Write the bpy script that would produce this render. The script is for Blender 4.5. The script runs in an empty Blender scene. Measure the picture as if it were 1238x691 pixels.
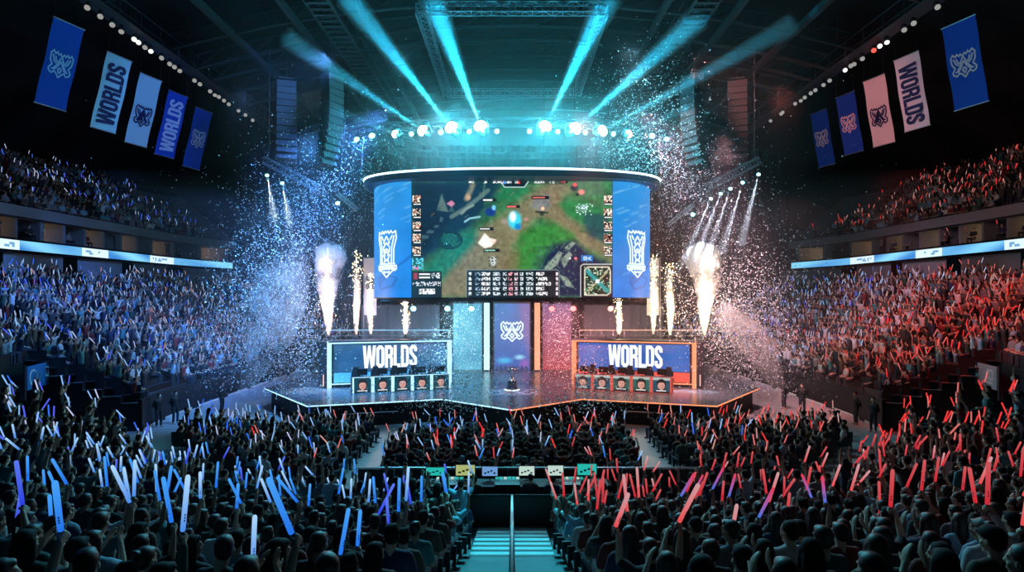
import bpy, bmesh, math, random
import numpy as np
from mathutils import Vector, Matrix, Euler
from math import sin, cos, pi, radians, sqrt, atan2, floor as ifloor

random.seed(11)
rng = np.random.default_rng(5)
SC = bpy.context.scene
COL = SC.collection
F = 750.0
CX, CY, EYE = 619.0, 358.0, 7.0


def at(px, py, Y):
    """point of the arena that lies Y metres ahead on the sight line px, py"""
    return Vector(((px - CX) / F * Y, Y, EYE - (py - CY) / F * Y))


def lin(r, g, b):
    f = lambda c: (c / 255.0) / 12.92 if c / 255.0 <= 0.04045 else ((c / 255.0 + 0.055) / 1.055) ** 2.4
    return (f(r), f(g), f(b))


# ---------------------------------------------------------------- materials
MATS = {}


def mat(name, col=(0.5, 0.5, 0.5), rough=0.6, metal=0.0, emit=None, strength=0.0, noise=None, spec=0.5, bump=0.0):
    if name in MATS:
        return MATS[name]
    m = bpy.data.materials.new(name)
    m.use_nodes = True
    nt = m.node_tree
    b = nt.nodes['Principled BSDF']
    b.inputs['Base Color'].default_value = (*col, 1)
    b.inputs['Roughness'].default_value = rough
    b.inputs['Metallic'].default_value = metal
    b.inputs['Specular IOR Level'].default_value = spec
    if emit is not None:
        b.inputs['Emission Color'].default_value = (*emit, 1)
        b.inputs['Emission Strength'].default_value = strength
    if noise:
        sc, amt = noise
        tc = nt.nodes.new('ShaderNodeTexCoord')
        n = nt.nodes.new('ShaderNodeTexNoise')
        n.inputs['Scale'].default_value = sc
        n.inputs['Detail'].default_value = 4
        r = nt.nodes.new('ShaderNodeMix')
        r.data_type = 'RGBA'
        r.inputs['A'].default_value = (*[c * (1 - amt) for c in col], 1)
        r.inputs['B'].default_value = (*[min(1, c * (1 + amt)) for c in col], 1)
        nt.links.new(tc.outputs['Object'], n.inputs['Vector'])
        nt.links.new(n.outputs['Fac'], r.inputs['Factor'])
        nt.links.new(r.outputs['Result'], b.inputs['Base Color'])
        if bump:
            bp = nt.nodes.new('ShaderNodeBump')
            bp.inputs['Strength'].default_value = bump
            nt.links.new(n.outputs['Fac'], bp.inputs['Height'])
            nt.links.new(bp.outputs['Normal'], b.inputs['Normal'])
    MATS[name] = m
    return m


def emat(name, col, strength):
    """a thing that gives off light"""
    if name in MATS:
        return MATS[name]
    m = bpy.data.materials.new(name)
    m.use_nodes = True
    nt = m.node_tree
    nt.nodes.clear()
    e = nt.nodes.new('ShaderNodeEmission')
    e.inputs['Color'].default_value = (*col, 1)
    e.inputs['Strength'].default_value = strength
    o = nt.nodes.new('ShaderNodeOutputMaterial')
    nt.links.new(e.outputs[0], o.inputs['Surface'])
    MATS[name] = m
    return m


def attr_mat(name, strength=1.0, emission=True, rough=0.5):
    """picture shown by an LED screen or printed on a board: colour attribute 'pic'"""
    if name in MATS:
        return MATS[name]
    m = bpy.data.materials.new(name)
    m.use_nodes = True
    nt = m.node_tree
    b = nt.nodes['Principled BSDF']
    a = nt.nodes.new('ShaderNodeAttribute')
    a.attribute_name = 'pic'
    if emission:
        b.inputs['Base Color'].default_value = (0.01, 0.01, 0.01, 1)
        nt.links.new(a.outputs['Color'], b.inputs['Emission Color'])
        b.inputs['Emission Strength'].default_value = strength
    else:
        nt.links.new(a.outputs['Color'], b.inputs['Base Color'])
    b.inputs['Roughness'].default_value = rough
    MATS[name] = m
    return m


def vol_mat(name, density, color, aniso=0.0, emit=None, estr=0.0, noise=None, lo=0.4, hi=0.65, zfade=None, radial=None):
    """haze, smoke, flame. noise: scale of the billows; radial: density falls off from the local axis"""
    if name in MATS:
        return MATS[name]
    m = bpy.data.materials.new(name)
    m.use_nodes = True
    nt = m.node_tree
    nt.nodes.clear()
    L = nt.links.new
    o = nt.nodes.new('ShaderNodeOutputMaterial')
    s = nt.nodes.new('ShaderNodeVolumeScatter')
    s.inputs['Color'].default_value = (*color, 1)
    s.inputs['Anisotropy'].default_value = aniso
    s.inputs['Density'].default_value = density
    fac = None
    if noise:
        tc = nt.nodes.new('ShaderNodeTexCoord')
        n = nt.nodes.new('ShaderNodeTexNoise')
        n.inputs['Scale'].default_value = noise
        n.inputs['Detail'].default_value = 4
        n.inputs['Roughness'].default_value = 0.6
        L(tc.outputs['Object'], n.inputs['Vector'])
        mr = nt.nodes.new('ShaderNodeMapRange')
        mr.inputs['From Min'].default_value = lo
        mr.inputs['From Max'].default_value = hi
        L(n.outputs['Fac'], mr.inputs['Value'])
        fac = mr.outputs['Result']
        if radial:
            vm = nt.nodes.new('ShaderNodeVectorMath')
            vm.operation = 'MULTIPLY'
            vm.inputs[1].default_value = tuple(1.0 / q for q in radial)
            L(tc.outputs['Object'], vm.inputs[0])
            ln = nt.nodes.new('ShaderNodeVectorMath')
            ln.operation = 'LENGTH'
            L(vm.outputs[0], ln.inputs[0])
            m3 = nt.nodes.new('ShaderNodeMapRange')
            m3.interpolation_type = 'SMOOTHSTEP'
            m3.inputs['From Min'].default_value = 1.0
            m3.inputs['From Max'].default_value = 0.0
            L(ln.outputs['Value'], m3.inputs['Value'])
            m4 = nt.nodes.new('ShaderNodeMath')
            m4.operation = 'MULTIPLY'
            L(fac, m4.inputs[0])
            L(m3.outputs['Result'], m4.inputs[1])
            fac = m4.outputs[0]
        if zfade:
            z0, z1 = zfade          # full below z0, none above z1 (local)
            sx = nt.nodes.new('ShaderNodeSeparateXYZ')
            L(tc.outputs['Object'], sx.inputs[0])
            m2 = nt.nodes.new('ShaderNodeMapRange')
            m2.inputs['From Min'].default_value = z1
            m2.inputs['From Max'].default_value = z0
            L(sx.outputs['Z'], m2.inputs['Value'])
            mm = nt.nodes.new('ShaderNodeMath')
            mm.operation = 'MULTIPLY'
            L(fac, mm.inputs[0])
            L(m2.outputs['Result'], mm.inputs[1])
            fac = mm.outputs[0]
        md = nt.nodes.new('ShaderNodeMath')
        md.operation = 'MULTIPLY'
        L(fac, md.inputs[0])
        md.inputs[1].default_value = density
        L(md.outputs[0], s.inputs['Density'])
    out = s.outputs[0]
    if emit is not None:
        e = nt.nodes.new('ShaderNodeEmission')
        e.inputs['Color'].default_value = (*emit, 1)
        e.inputs['Strength'].default_value = estr
        if fac is not None:
            me = nt.nodes.new('ShaderNodeMath')
            me.operation = 'MULTIPLY'
            L(fac, me.inputs[0])
            me.inputs[1].default_value = estr
            L(me.outputs[0], e.inputs['Strength'])
        ad = nt.nodes.new('ShaderNodeAddShader')
        L(s.outputs[0], ad.inputs[0])
        L(e.outputs[0], ad.inputs[1])
        out = ad.outputs[0]
    L(out, o.inputs['Volume'])
    MATS[name] = m
    return m


# ---------------------------------------------------------------- mesh builder
class MB:
    def __init__(self):
        self.v, self.f, self.m, self.c = [], [], [], []
        self.mats = []

    def mi(self, m):
        if m is None:
            return 0
        if m not in self.mats:
            self.mats.append(m)
        return self.mats.index(m)

    def add(self, vs, fs, m=None, col=None):
        b = len(self.v)
        self.v.extend([tuple(p) for p in vs])
        k = self.mi(m)
        for f in fs:
            self.f.append(tuple(b + i for i in f))
            self.m.append(k)
            self.c.append(col)

    def quad(self, a, b, c, d, m=None, col=None):
        self.add([a, b, c, d], [(0, 1, 2, 3)], m, col)

    def box(self, c, s, m=None, rot=None, bev=0.0):
        hx, hy, hz = s[0] / 2, s[1] / 2, s[2] / 2
        if bev <= 0:
            vs = [Vector((x * hx, y * hy, z * hz)) for z in (-1, 1) for y in (-1, 1) for x in (-1, 1)]
            fs = [(0, 2, 3, 1), (4, 5, 7, 6), (0, 1, 5, 4), (2, 6, 7, 3), (0, 4, 6, 2), (1, 3, 7, 5)]
        else:
            b = min(bev, hx * .9, hy * .9, hz * .9)
            o = [(-hx + b, -hy), (hx - b, -hy), (hx, -hy + b), (hx, hy - b), (hx - b, hy), (-hx + b, hy), (-hx, hy - b), (-hx, -hy + b)]
            i = [(max(-hx + b, min(hx - b, x)), max(-hy + b, min(hy - b, y))) for x, y in o]
            vs = [Vector((x, y, -hz)) for x, y in i] + [Vector((x, y, -hz + b)) for x, y in o] + [Vector((x, y, hz - b)) for x, y in o] + [Vector((x, y, hz)) for x, y in i]
            fs = [tuple(reversed(range(8))), tuple(range(24, 32))]
            for k in range(3):
                for q in range(8):
                    a, d = k * 8 + q, k * 8 + (q + 1) % 8
                    fs.append((a, d, d + 8, a + 8))
        R = rot if rot is not None else Matrix.Identity(3)
        c = Vector(c)
        self.add([R @ p + c for p in vs], fs, m)

    def tube(self, p0, p1, r, m=None, n=8, r1=None, caps=True):
        p0, p1 = Vector(p0), Vector(p1)
        r1 = r if r1 is None else r1
        d = (p1 - p0)
        if d.length < 1e-6:
            return
        d.normalize()
        a = d.orthogonal().normalized()
        b = d.cross(a)
        vs = [p0 + (a * cos(2 * pi * k / n) + b * sin(2 * pi * k / n)) * r for k in range(n)]
        vs += [p1 + (a * cos(2 * pi * k / n) + b * sin(2 * pi * k / n)) * r1 for k in range(n)]
        fs = [(k, (k + 1) % n, n + (k + 1) % n, n + k) for k in range(n)]
        if caps:
            fs += [tuple(reversed(range(n))), tuple(range(n, 2 * n))]
        self.add(vs, fs, m)

    def path(self, pts, r, m=None, n=8, closed=False):
        P = [Vector(p) for p in pts]
        k = len(P)
        for i in range(k if closed else k - 1):
            self.tube(P[i], P[(i + 1) % k], r, m, n, caps=not closed)

    def lathe(self, prof, c, m=None, n=20, R=None):
        c = Vector(c)
        R = R or Matrix.Identity(3)
        vs = [c + R @ Vector((r * cos(2 * pi * k / n), r * sin(2 * pi * k / n), z)) for r, z in prof for k in range(n)]
        fs = []
        for i in range(len(prof) - 1):
            for k in range(n):
                fs.append((i * n + k, i * n + (k + 1) % n, (i + 1) * n + (k + 1) % n, (i + 1) * n + k))
        if prof[0][0] > 1e-5:
            fs.append(tuple(reversed(range(n))))
        if prof[-1][0] > 1e-5:
            fs.append(tuple((len(prof) - 1) * n + k for k in range(n)))
        self.add(vs, fs, m)

    def prism(self, poly, z0, z1, m=None, R=None, o=(0, 0, 0), mtop=None):
        """polygon (x, y) extruded along z; R/o place it"""
        n = len(poly)
        R = R or Matrix.Identity(3)
        o = Vector(o)
        vs = [R @ Vector((x, y, z0)) + o for x, y in poly] + [R @ Vector((x, y, z1)) + o for x, y in poly]
        self.add(vs, [tuple(reversed(range(n)))] + [(k, (k + 1) % n, n + (k + 1) % n, n + k) for k in range(n)], m)
        self.add(vs[n:], [tuple(range(n))], mtop or m)

    def build(self, name, m=None, parent=None, smooth=False, kind=None):
        me = bpy.data.meshes.new(name)
        me.from_pydata(self.v, [], self.f)
        mats = self.mats or ([m] if m else [])
        for q in mats:
            me.materials.append(q)
        if self.mats:
            me.polygons.foreach_set('material_index', self.m)
        if any(c is not None for c in self.c):
            at_ = me.color_attributes.new('pic', 'FLOAT_COLOR', 'CORNER')
            buf = np.ones((len(me.loops), 4), np.float32)
            k = 0
            for f, c in zip(self.f, self.c):
                if c is not None:
                    buf[k:k + len(f), :3] = c
                k += len(f)
            at_.data.foreach_set('color', buf.ravel())
        if smooth:
            me.polygons.foreach_set('use_smooth', [True] * len(me.polygons))
        me.update()
        o = bpy.data.objects.new(name, me)
        COL.objects.link(o)
        if parent is not None:
            o.parent = parent
        if kind:
            o['kind'] = kind
        return o


def empty(name, loc=(0, 0, 0), rz=0.0):
    o = bpy.data.objects.new(name, None)
    COL.objects.link(o)
    o.location = loc
    o.rotation_euler = (0, 0, rz)
    o.empty_display_size = 0.2
    return o


def tag(o, label, cat, group=None, kind=None):
    o['label'] = label
    o['category'] = cat
    if group:
        o['group'] = group
    if kind:
        o['kind'] = kind
    return o


def struct(o, label=None):
    o['kind'] = 'structure'
    return o


def copy_tree(o, parent=None):
    c = o.copy()
    COL.objects.link(c)
    if parent is not None:
        c.parent = parent
    for ch in o.children:
        copy_tree(ch, c)
    return c


ONES = 'zeroth first second third fourth fifth sixth seventh eighth ninth tenth eleventh twelfth thirteenth fourteenth fifteenth sixteenth seventeenth eighteenth nineteenth'.split()
TENS = {2: 'twent', 3: 'thirt', 4: 'fort', 5: 'fift', 6: 'sixt'}


def ordinal(n):
    if n < 20:
        return ONES[n]
    t, u = divmod(n, 10)
    return TENS[t] + 'ieth' if u == 0 else TENS[t] + 'y-' + ONES[u]


def Rz(a):
    return Matrix.Rotation(a, 3, 'Z')


def frame(xa, ya):
    """3x3 whose columns are xa, ya and their normal"""
    x = Vector(xa).normalized()
    z = x.cross(Vector(ya)).normalized()
    y = z.cross(x)
    return Matrix((x, y, z)).transposed()


# ---------------------------------------------------------------- flat lettering and line emblems (2D strokes made into thin solids)
def stroke(pts, w, closed=False):
    """quads (list of 4 xy) of a mitred stroke"""
    P = [Vector((p[0], p[1])) for p in pts]
    n = len(P)
    L, Rr = [], []
    for i in range(n):
        a = P[i - 1] if (i > 0 or closed) else None
        b = P[(i + 1) % n] if (i < n - 1 or closed) else None
        d0 = (P[i] - a).normalized() if a is not None else (b - P[i]).normalized()
        d1 = (b - P[i]).normalized() if b is not None else d0
        n0, n1 = Vector((-d0.y, d0.x)), Vector((-d1.y, d1.x))
        mm = (n0 + n1)
        if mm.length < 1e-3:
            mm = n0
        mm.normalize()
        k = min(1.0 / max(mm.dot(n1), 0.35), 2.2)
        L.append(P[i] + mm * w / 2 * k)
        Rr.append(P[i] - mm * w / 2 * k)
    return [[L[i], Rr[i], Rr[(i + 1) % n], L[(i + 1) % n]] for i in range(n if closed else n - 1)]


def glyphs(w=0.165):
    h = w / 2
    c = 0.09
    W = [[(0, 1), (.17, 1), (.225, .42), (.165, 0), (.10, 0)], [(.165, 0), (.225, .42), (.30, 1), (.44, 1), (.37, .52), (.29, 0)],
         [(.44, 1), (.51, .42), (.57, 0), (.45, 0), (.37, .52)], [(.57, 0), (.51, .42), (.57, 1), (.74, 1), (.64, 0)]]
    o_ = [(h, h + c), (h + c, h), (.46 - h - c, h), (.46 - h, h + c), (.46 - h, 1 - h - c), (.46 - h - c, 1 - h), (h + c, 1 - h), (h, 1 - h - c)]
    O = stroke(o_, w, True)
    d_ = [(h, h), (.46 - h - c, h), (.46 - h, h + c), (.46 - h, 1 - h - c), (.46 - h - c, 1 - h), (h, 1 - h)]
    D = stroke(d_, w, True)
    R = stroke([(h, 0), (h, 1 - h), (.46 - h - c, 1 - h), (.46 - h, 1 - h - c), (.46 - h, .52 + c), (.46 - h - c, .50), (h, .50)], w) + stroke([(.46 - h - c, .50), (.46 - h, .40), (.46 - h, 0)], w)
    Lg = stroke([(h, 1), (h, h), (.40, h)], w)
    S = stroke([(.44 - h, .70), (.44 - h, 1 - h - c), (.44 - h - c, 1 - h), (h + c, 1 - h), (h, 1 - h - c), (h, .66), (.44 - h, .36), (.44 - h, h + c), (.44 - h - c, h), (h + c, h), (h, h + c), (h, .32)], w)
    return [(W, .76), (O, .50), (R, .50), (Lg, .42), (D, .50), (S, .46)]


def word_polys():
    """the word WORLDS, height 1, centred; returns (polys, width)"""
    out, x = [], 0.0
    for g, adv in glyphs():
        for q in g:
            out.append([(p[0] + x, p[1]) for p in q])
        x += adv
    x -= 0.03
    return [[(a - x / 2, b - .5) for a, b in q] for q in out], x


def mirror(lines):
    return lines + [[(-x, y) for x, y in l] for l in lines]


CREST = mirror([
    [(-.02, .62), (-.16, .82), (-.30, .70), (-.46, .88), (-.60, .72), (-.80, .92), (-1.0, .70), (-.96, .20), (-.74, -.12), (-.98, -.40), (-.92, -.62), (-.66, -.74), (-.44, -.56), (-.22, -.70), (0, -.98)],
    [(0, .60), (-.18, .30), (-.30, -.05), (-.62, -.42), (-.76, -.44)],
    [(0, .28), (-.20, -.10), (-.52, -.50)],
    [(-.80, .62), (-.62, .18), (-.40, .02)], [(-.56, .56), (-.46, .26), (-.30, .14)],
    [(0, -.20), (-.16, -.40), (0, -.66)],
])
TROPHY_MARK = mirror([
    [(0, .93), (-.12, 1.0), (-.22, .90), (-.36, 1.0), (-.48, .90), (-.70, .98), (-.76, .70), (-.58, .25), (-.56, -.42)],
    [(-.60, .80), (-.42, .30), (-.40, -.40)],
    [(0, .78), (-.24, .52), (-.12, .40)], [(-.46, .80), (-.30, .62)],
    [(0, .50), (-.26, .30), (-.22, .10), (0, .24)], [(0, .12), (-.16, .02), (-.12, -.08)],
    [(-.28, -.02), (-.12, -.22), (-.24, -.42)], [(-.10, -.30), (0, -.22)],
    [(0, -.42), (-.66, -.42)], [(0, -.50), (-.76, -.50), (-.76, -.64), (0, -.64)], [(0, -.57), (-.64, -.57)],
    [(-.70, -.70), (-.50, -.70), (0, -1.0)], [(-.24, -.72), (-.16, -.80), (0, -.76)],
])


def polys_to(mb, polys, R, o, sx, sy, t, m):
    """lay 2D polygons on the plane with axes R (col0 = x, col1 = y, col2 = out), thickness t"""
    for q in polys:
        a = sum(q[i][0] * q[(i + 1) % len(q)][1] - q[(i + 1) % len(q)][0] * q[i][1] for i in range(len(q)))
        q = [(p[0] * sx, p[1] * sy) for p in q]
        if a < 0:
            q = q[::-1]
        mb.prism(q, 0.0, t, m, R, o)


def lines_to(mb, lines, R, o, sx, sy, w, t, m):
    for l in lines:
        l2 = [(x * sx, y * sy) for x, y in l]
        polys_to(mb, stroke(l2, w), R, o, 1, 1, t, m)
# ================================================================= THE HALL
R0, YN, YF = 20.0, 37.5, 62.0
ROW, NROW = 0.85, 17
concrete = mat('concrete', (0.11, 0.115, 0.13), 0.8, noise=(0.7, 0.25))
conc_pale = mat('pale_concrete', (0.20, 0.21, 0.23), 0.8, noise=(0.8, 0.2))
floor_m = mat('arena_floor', (0.34, 0.34, 0.36), 0.42, noise=(0.5, 0.2))
dark = mat('black_cladding', (0.012, 0.013, 0.016), 0.6)
drape_m = mat('black_drape', (0.007, 0.009, 0.013), 0.95)
roof_steel = mat('roof_steel', (0.014, 0.016, 0.018), 0.6)
steel = mat('dark_steel', (0.04, 0.044, 0.05), 0.5, 0.3)
alu = mat('aluminium', (0.5, 0.52, 0.55), 0.35, 0.9)
seat_m = mat('dark_seat_plastic', (0.012, 0.014, 0.02), 0.6)
roof_m = mat('roof_deck', (0.005, 0.006, 0.007), 0.9)
stair_m = mat('stair_concrete', (0.42, 0.46, 0.48), 0.7, noise=(3.0, 0.15))
nose_m = mat('stair_nosing', (0.05, 0.06, 0.07), 0.6)


def smooth01(t):
    t = max(0.0, min(1.0, t))
    return t * t * (3 - 2 * t)


def plan(u, d):
    """half outline of the bowl. u in metres along the floor edge from the camera end's middle; returns x, y, outward normal, phi"""
    q = R0 * pi / 2
    if u <= q:
        a = u / R0
        return (R0 + d) * sin(a), YN - (R0 + d) * cos(a), sin(a), -cos(a), math.degrees(a)
    if u <= q + (YF - YN):
        return R0 + d, YN + (u - q), 1.0, 0.0, 90.0
    a = (u - q - (YF - YN)) / R0
    return (R0 + d) * cos(a), YF + (R0 + d) * sin(a), cos(a), sin(a), 90 + math.degrees(a)


def tier_z(phi, i):
    t = smooth01((phi - 34) / 40)
    return 0.1 + 1.4 * t + (0.29 + 0.155 * t) * ROW * i


U_END = R0 * pi / 2 + (YF - YN) + R0 * radians(48)
US = [U_END * k / 90 for k in range(91)]
PORTAL = (57.0, 75.0, 6)


def in_portal(phi, i):
    return PORTAL[0] < phi < PORTAL[1] and i < PORTAL[2]


struct_o = []
# floor
mb = MB()
mb.quad((-60, -12, 0), (60, -12, 0), (60, 92, 0), (-60, 92, 0), floor_m)
struct(mb.build('floor'))

# lower tiers, both halves, with fixed bench shells
mb = MB()
for sg in (-1, 1):
    for k in range(len(US) - 1):
        ua, ub = US[k], US[k + 1]
        pm = plan((ua + ub) / 2, 0)[4]
        for i in range(NROW):
            if in_portal(pm, i):
                continue
            da, db = i * ROW, (i + 1) * ROW
            A, B = plan(ua, da), plan(ub, da)
            C, D = plan(ub, db), plan(ua, db)
            if min(A[1], B[1], C[1], D[1]) > 73.8:
                continue
            z, zp = tier_z(pm, i), (tier_z(pm, i - 1) if i else 0.0)
            if i and in_portal(pm, i - 1):
                zp = 0
            P = lambda q, zz: (sg * q[0], q[1], zz)
            mb.quad(P(A, z), P(B, z), P(C, z), P(D, z), concrete)
            mb.quad(P(A, zp), P(B, zp), P(B, z), P(A, z), concrete)
            # end faces where the height steps between neighbours
            # bench: pan and low back
            if i < NROW and abs((A[0] + B[0]) / 2) > 1.35:
                for (d0, d1, z0, z1) in ((0.42, 0.80, 0.38, 0.43), (0.76, 0.80, 0.43, 0.74)):
                    a, b, c_, d_ = plan(ua, da + d0), plan(ub, da + d0), plan(ub, da + d1), plan(ua, da + d1)
                    mb.add([P(a, z + z0), P(b, z + z0), P(c_, z + z0), P(d_, z + z0), P(a, z + z1), P(b, z + z1), P(c_, z + z1), P(d_, z + z1)],
                           [(0, 3, 2, 1), (4, 5, 6, 7), (0, 1, 5, 4), (2, 3, 7, 6), (1, 2, 6, 5), (3, 0, 4, 7)], seat_m)
struct(mb.build('floor_seating_tiers'))

# front walls of the side stands + coping rail, tunnels
for sg, nm in ((-1, 'left'), (1, 'right')):
    mb = MB()
    for k in range(len(US) - 1):
        ua, ub = US[k], US[k + 1]
        pm = plan((ua + ub) / 2, 0)[4]
        if pm < 40 or in_portal(pm, 0):
            continue
        A, B, A2, B2 = plan(ua, -.12), plan(ub, -.12), plan(ua, .05), plan(ub, .05)
        if A[1] > 73:
            continue
        z = tier_z(pm, 0) + 0.18
        P = lambda q, zz: (sg * q[0], q[1], zz)
        mb.quad(P(A, 0), P(B, 0), P(B, z), P(A, z), dark)
        mb.quad(P(A, z), P(B, z), P(B2, z), P(A2, z), steel)
        mb.quad(P(A2, 0), P(B2, 0), P(B2, z), P(A2, z), dark)
        A, B = plan(ua, -.20), plan(ub, -.20)      # pale kick board with gaps
        if k % 5:
            mb.quad(P(A, .02), P(B, .02), P(B, .17), P(A, .17), mat('kick_board', (0.6, 0.6, 0.58), 0.6))
    # the tunnel
    ua, ub = radians(PORTAL[0]) * R0, radians(PORTAL[1]) * R0
    n = 10
    for q in range(n):
        u0, u1 = ua + (ub - ua) * q / n, ua + (ub - ua) * (q + 1) / n
        A, B = plan(u0, PORTAL[2] * ROW - .02), plan(u1, PORTAL[2] * ROW - .02)
        mb.quad(P(A, 0), P(B, 0), P(B, 4.3), P(A, 4.3), dark)
    for u in (ua, ub):
        for i in range(PORTAL[2]):
            A, B = plan(u, i * ROW), plan(u, (i + 1) * ROW)
            zt = tier_z(plan(u, 0)[4], i) + .9
            mb.quad(P(A, 0), P(B, 0), P(B, zt), P(A, zt), dark)
    struct(mb.build('wall_' + nm))

# concourse, suites, fascias, upper tiers
U0 = R0 * radians(48)
UU = [U0 + (U_END - U0) * k / 70 for k in range(71)]
DU, DF = 15.2, 15.6
fascia_m = mat('balcony_fascia', (0.24, 0.25, 0.27), 0.7, noise=(0.6, 0.15))
suite_m = mat('suite_wall', (0.32, 0.25, 0.18), 0.7)
for sg, nm in ((-1, 'left'), (1, 'right')):
    mw, mf, ms, mu, mr = MB(), MB(), MB(), MB(), MB()
    P = lambda q, zz: (sg * q[0], q[1], zz)
    for k in range(len(UU) - 1):
        ua, ub = UU[k], UU[k + 1]
        q = lambda u, d: plan(u, d)
        if q(ua, 15)[1] > 74.5:
            continue
        a, b = q(ua, NROW * ROW), q(ub, NROW * ROW)
        pm = q((ua + ub) / 2, 0)[4]
        zt = tier_z(pm, NROW - 1)
        gap = k % 9 in (4, 5)
        if gap:       # doorway of the concourse
            a2, b2 = q(ua, 17.5), q(ub, 17.5)
            mw.quad(P(a2, zt), P(b2, zt), P(b2, 10), P(a2, 10), dark)
        else:
            mw.quad(P(a, zt), P(b, zt), P(b, 10.0), P(a, 10.0), conc_pale)
        # suite floor slab with its front edge
        f0, f1, g0, g1 = q(ua, DU), q(ub, DU), q(ua, 20), q(ub, 20)
        ms.quad(P(f0, 10.0), P(f1, 10.0), P(f1, 11.15), P(f0, 11.15), dark)
        ms.quad(P(f0, 10.0), P(f1, 10.0), P(a if 0 else q(ub, 14), 10.0), P(q(ua, 14), 10.0), dark)
        ms.quad(P(f0, 11.0), P(f1, 11.0), P(g1, 11.0), P(g0, 11.0), concrete)
        ms.quad(P(g0, 11.0), P(g1, 11.0), P(g1, 13.2), P(g0, 13.2), suite_m)
        ms.quad(P(f0, 12.72), P(f1, 12.72), P(g1, 12.72), P(g0, 12.72), concrete)
        if k % 3 == 0:      # partition between two suites
            e0 = q(ua, DF)
            e1 = q(ua + .25, DF)
            mm = conc_pale
            ms.add([P(e0, 11), P(e1, 11), P(q(ua + .25, 20), 11), P(q(ua, 20), 11), P(e0, 12.75), P(e1, 12.75), P(q(ua + .25, 20), 12.75), P(q(ua, 20), 12.75)],
                   [(0, 1, 5, 4), (1, 2, 6, 5), (0, 3, 7, 4)], mm)
        # balcony fascia
        h0, h1 = q(ua, DF - .35), q(ub, DF - .35)
        i0, i1 = q(ua, DF), q(ub, DF)
        mf.quad(P(h0, 12.7), P(h1, 12.7), P(h1, 13.5), P(h0, 13.5), fascia_m)
        mf.quad(P(h0, 13.5), P(h1, 13.5), P(i1, 13.5), P(i0, 13.5), fascia_m)
        mf.quad(P(h0, 12.7), P(h1, 12.7), P(i1, 12.7), P(i0, 12.7), dark)
        # upper tiers
        for i in range(14):
            da, db = DF + i * .8, DF + (i + 1) * .8
            z, zp = 13.1 + .5 * i, 13.1 + .5 * (i - 1)
            mu.quad(P(q(ua, da), z), P(q(ub, da), z), P(q(ub, db), z), P(q(ua, db), z), concrete)
            mu.quad(P(q(ua, da), zp), P(q(ub, da), zp), P(q(ub, da), z), P(q(ua, da), z), concrete)
        # top wall and the concrete ring beam under the roof
        t0, t1 = q(ua, 26.8), q(ub, 26.8)
        mr.quad(P(t0, 19), P(t1, 19), P(t1, 21.2), P(t0, 21.2), dark)
        s0, s1 = q(ua, 26.2), q(ub, 26.2)
        mr.quad(P(s0, 21.2), P(s1, 21.2), P(s1, 23.4), P(s0, 23.4), fascia_m)
        mr.quad(P(s0, 21.2), P(s1, 21.2), P(t1, 21.2), P(t0, 21.2), dark)
        mr.quad(P(s0, 23.4), P(s1, 23.4), P(t1, 27), P(t0, 27), roof_m)
        if k % 8 == 3:
            mr.tube(P(s0, 18.0), P(s0, 21.3), .22, fascia_m, 8)
    struct(mw.build('wall_concourse_' + nm))
    struct(ms.build('floor_suites_' + nm))
    struct(mf.build('trim_balcony_' + nm))
    struct(mu.build('floor_upper_tiers_' + nm))
    struct(mr.build('wall_upper_' + nm))

# pale walls of the stair mouths in the side stands
for sg in (-1, 1):
    mb = MB()
    for u in (33.5, 43.0, 52.0):
        for i in range(9, 14):
            a, b, c_, d_ = plan(u, i * ROW), plan(u + .3, i * ROW), plan(u + .3, (i + 1) * ROW), plan(u, (i + 1) * ROW)
            z0 = tier_z(90, i) - .4
            z1 = tier_z(90, i) + 1.0
            P = lambda q, zz: (sg * q[0], q[1], zz)
            mb.add([P(a, z0), P(b, z0), P(c_, z0), P(d_, z0), P(a, z1), P(b, z1), P(c_, z1 + .38), P(d_, z1 + .38)],
                   [(4, 5, 6, 7), (0, 1, 5, 4), (2, 3, 7, 6), (1, 2, 6, 5), (3, 0, 4, 7)], conc_pale)
    struct(mb.build('wall_stair_mouth_' + ('left' if sg < 0 else 'right')))

# back drape with folds
mb = MB()
N = 260
xs = [-33 + 66 * k / N for k in range(N + 1)]
yy = [74.2 + .28 * sin(k * 1.35) + .1 * sin(k * .47) for k in range(N + 1)]
for k in range(N):
    mb.quad((xs[k], yy[k], 0), (xs[k + 1], yy[k + 1], 0), (xs[k + 1], yy[k + 1], 25), (xs[k], yy[k], 25), drape_m)
struct(mb.build('wall_back'))

# roof
mb = MB()
zr = lambda x: 27.5 - .0035 * x * x
NX = 40
for k in range(NX):
    x0, x1 = -58 + 116 * k / NX, -58 + 116 * (k + 1) / NX
    mb.quad((x0, -12, zr(x0)), (x0, 92, zr(x0)), (x1, 92, zr(x1)), (x1, -12, zr(x1)), roof_m)
struct(mb.build('ceiling'))
mb = MB()
mb.quad((-58, -12, 0), (58, -12, 0), (58, -12, 28), (-58, -12, 28), dark)
mb.quad((-58, 91, 0), (58, 91, 0), (58, 91, 28), (-58, 91, 28), dark)
struct(mb.build('wall_end'))

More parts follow.
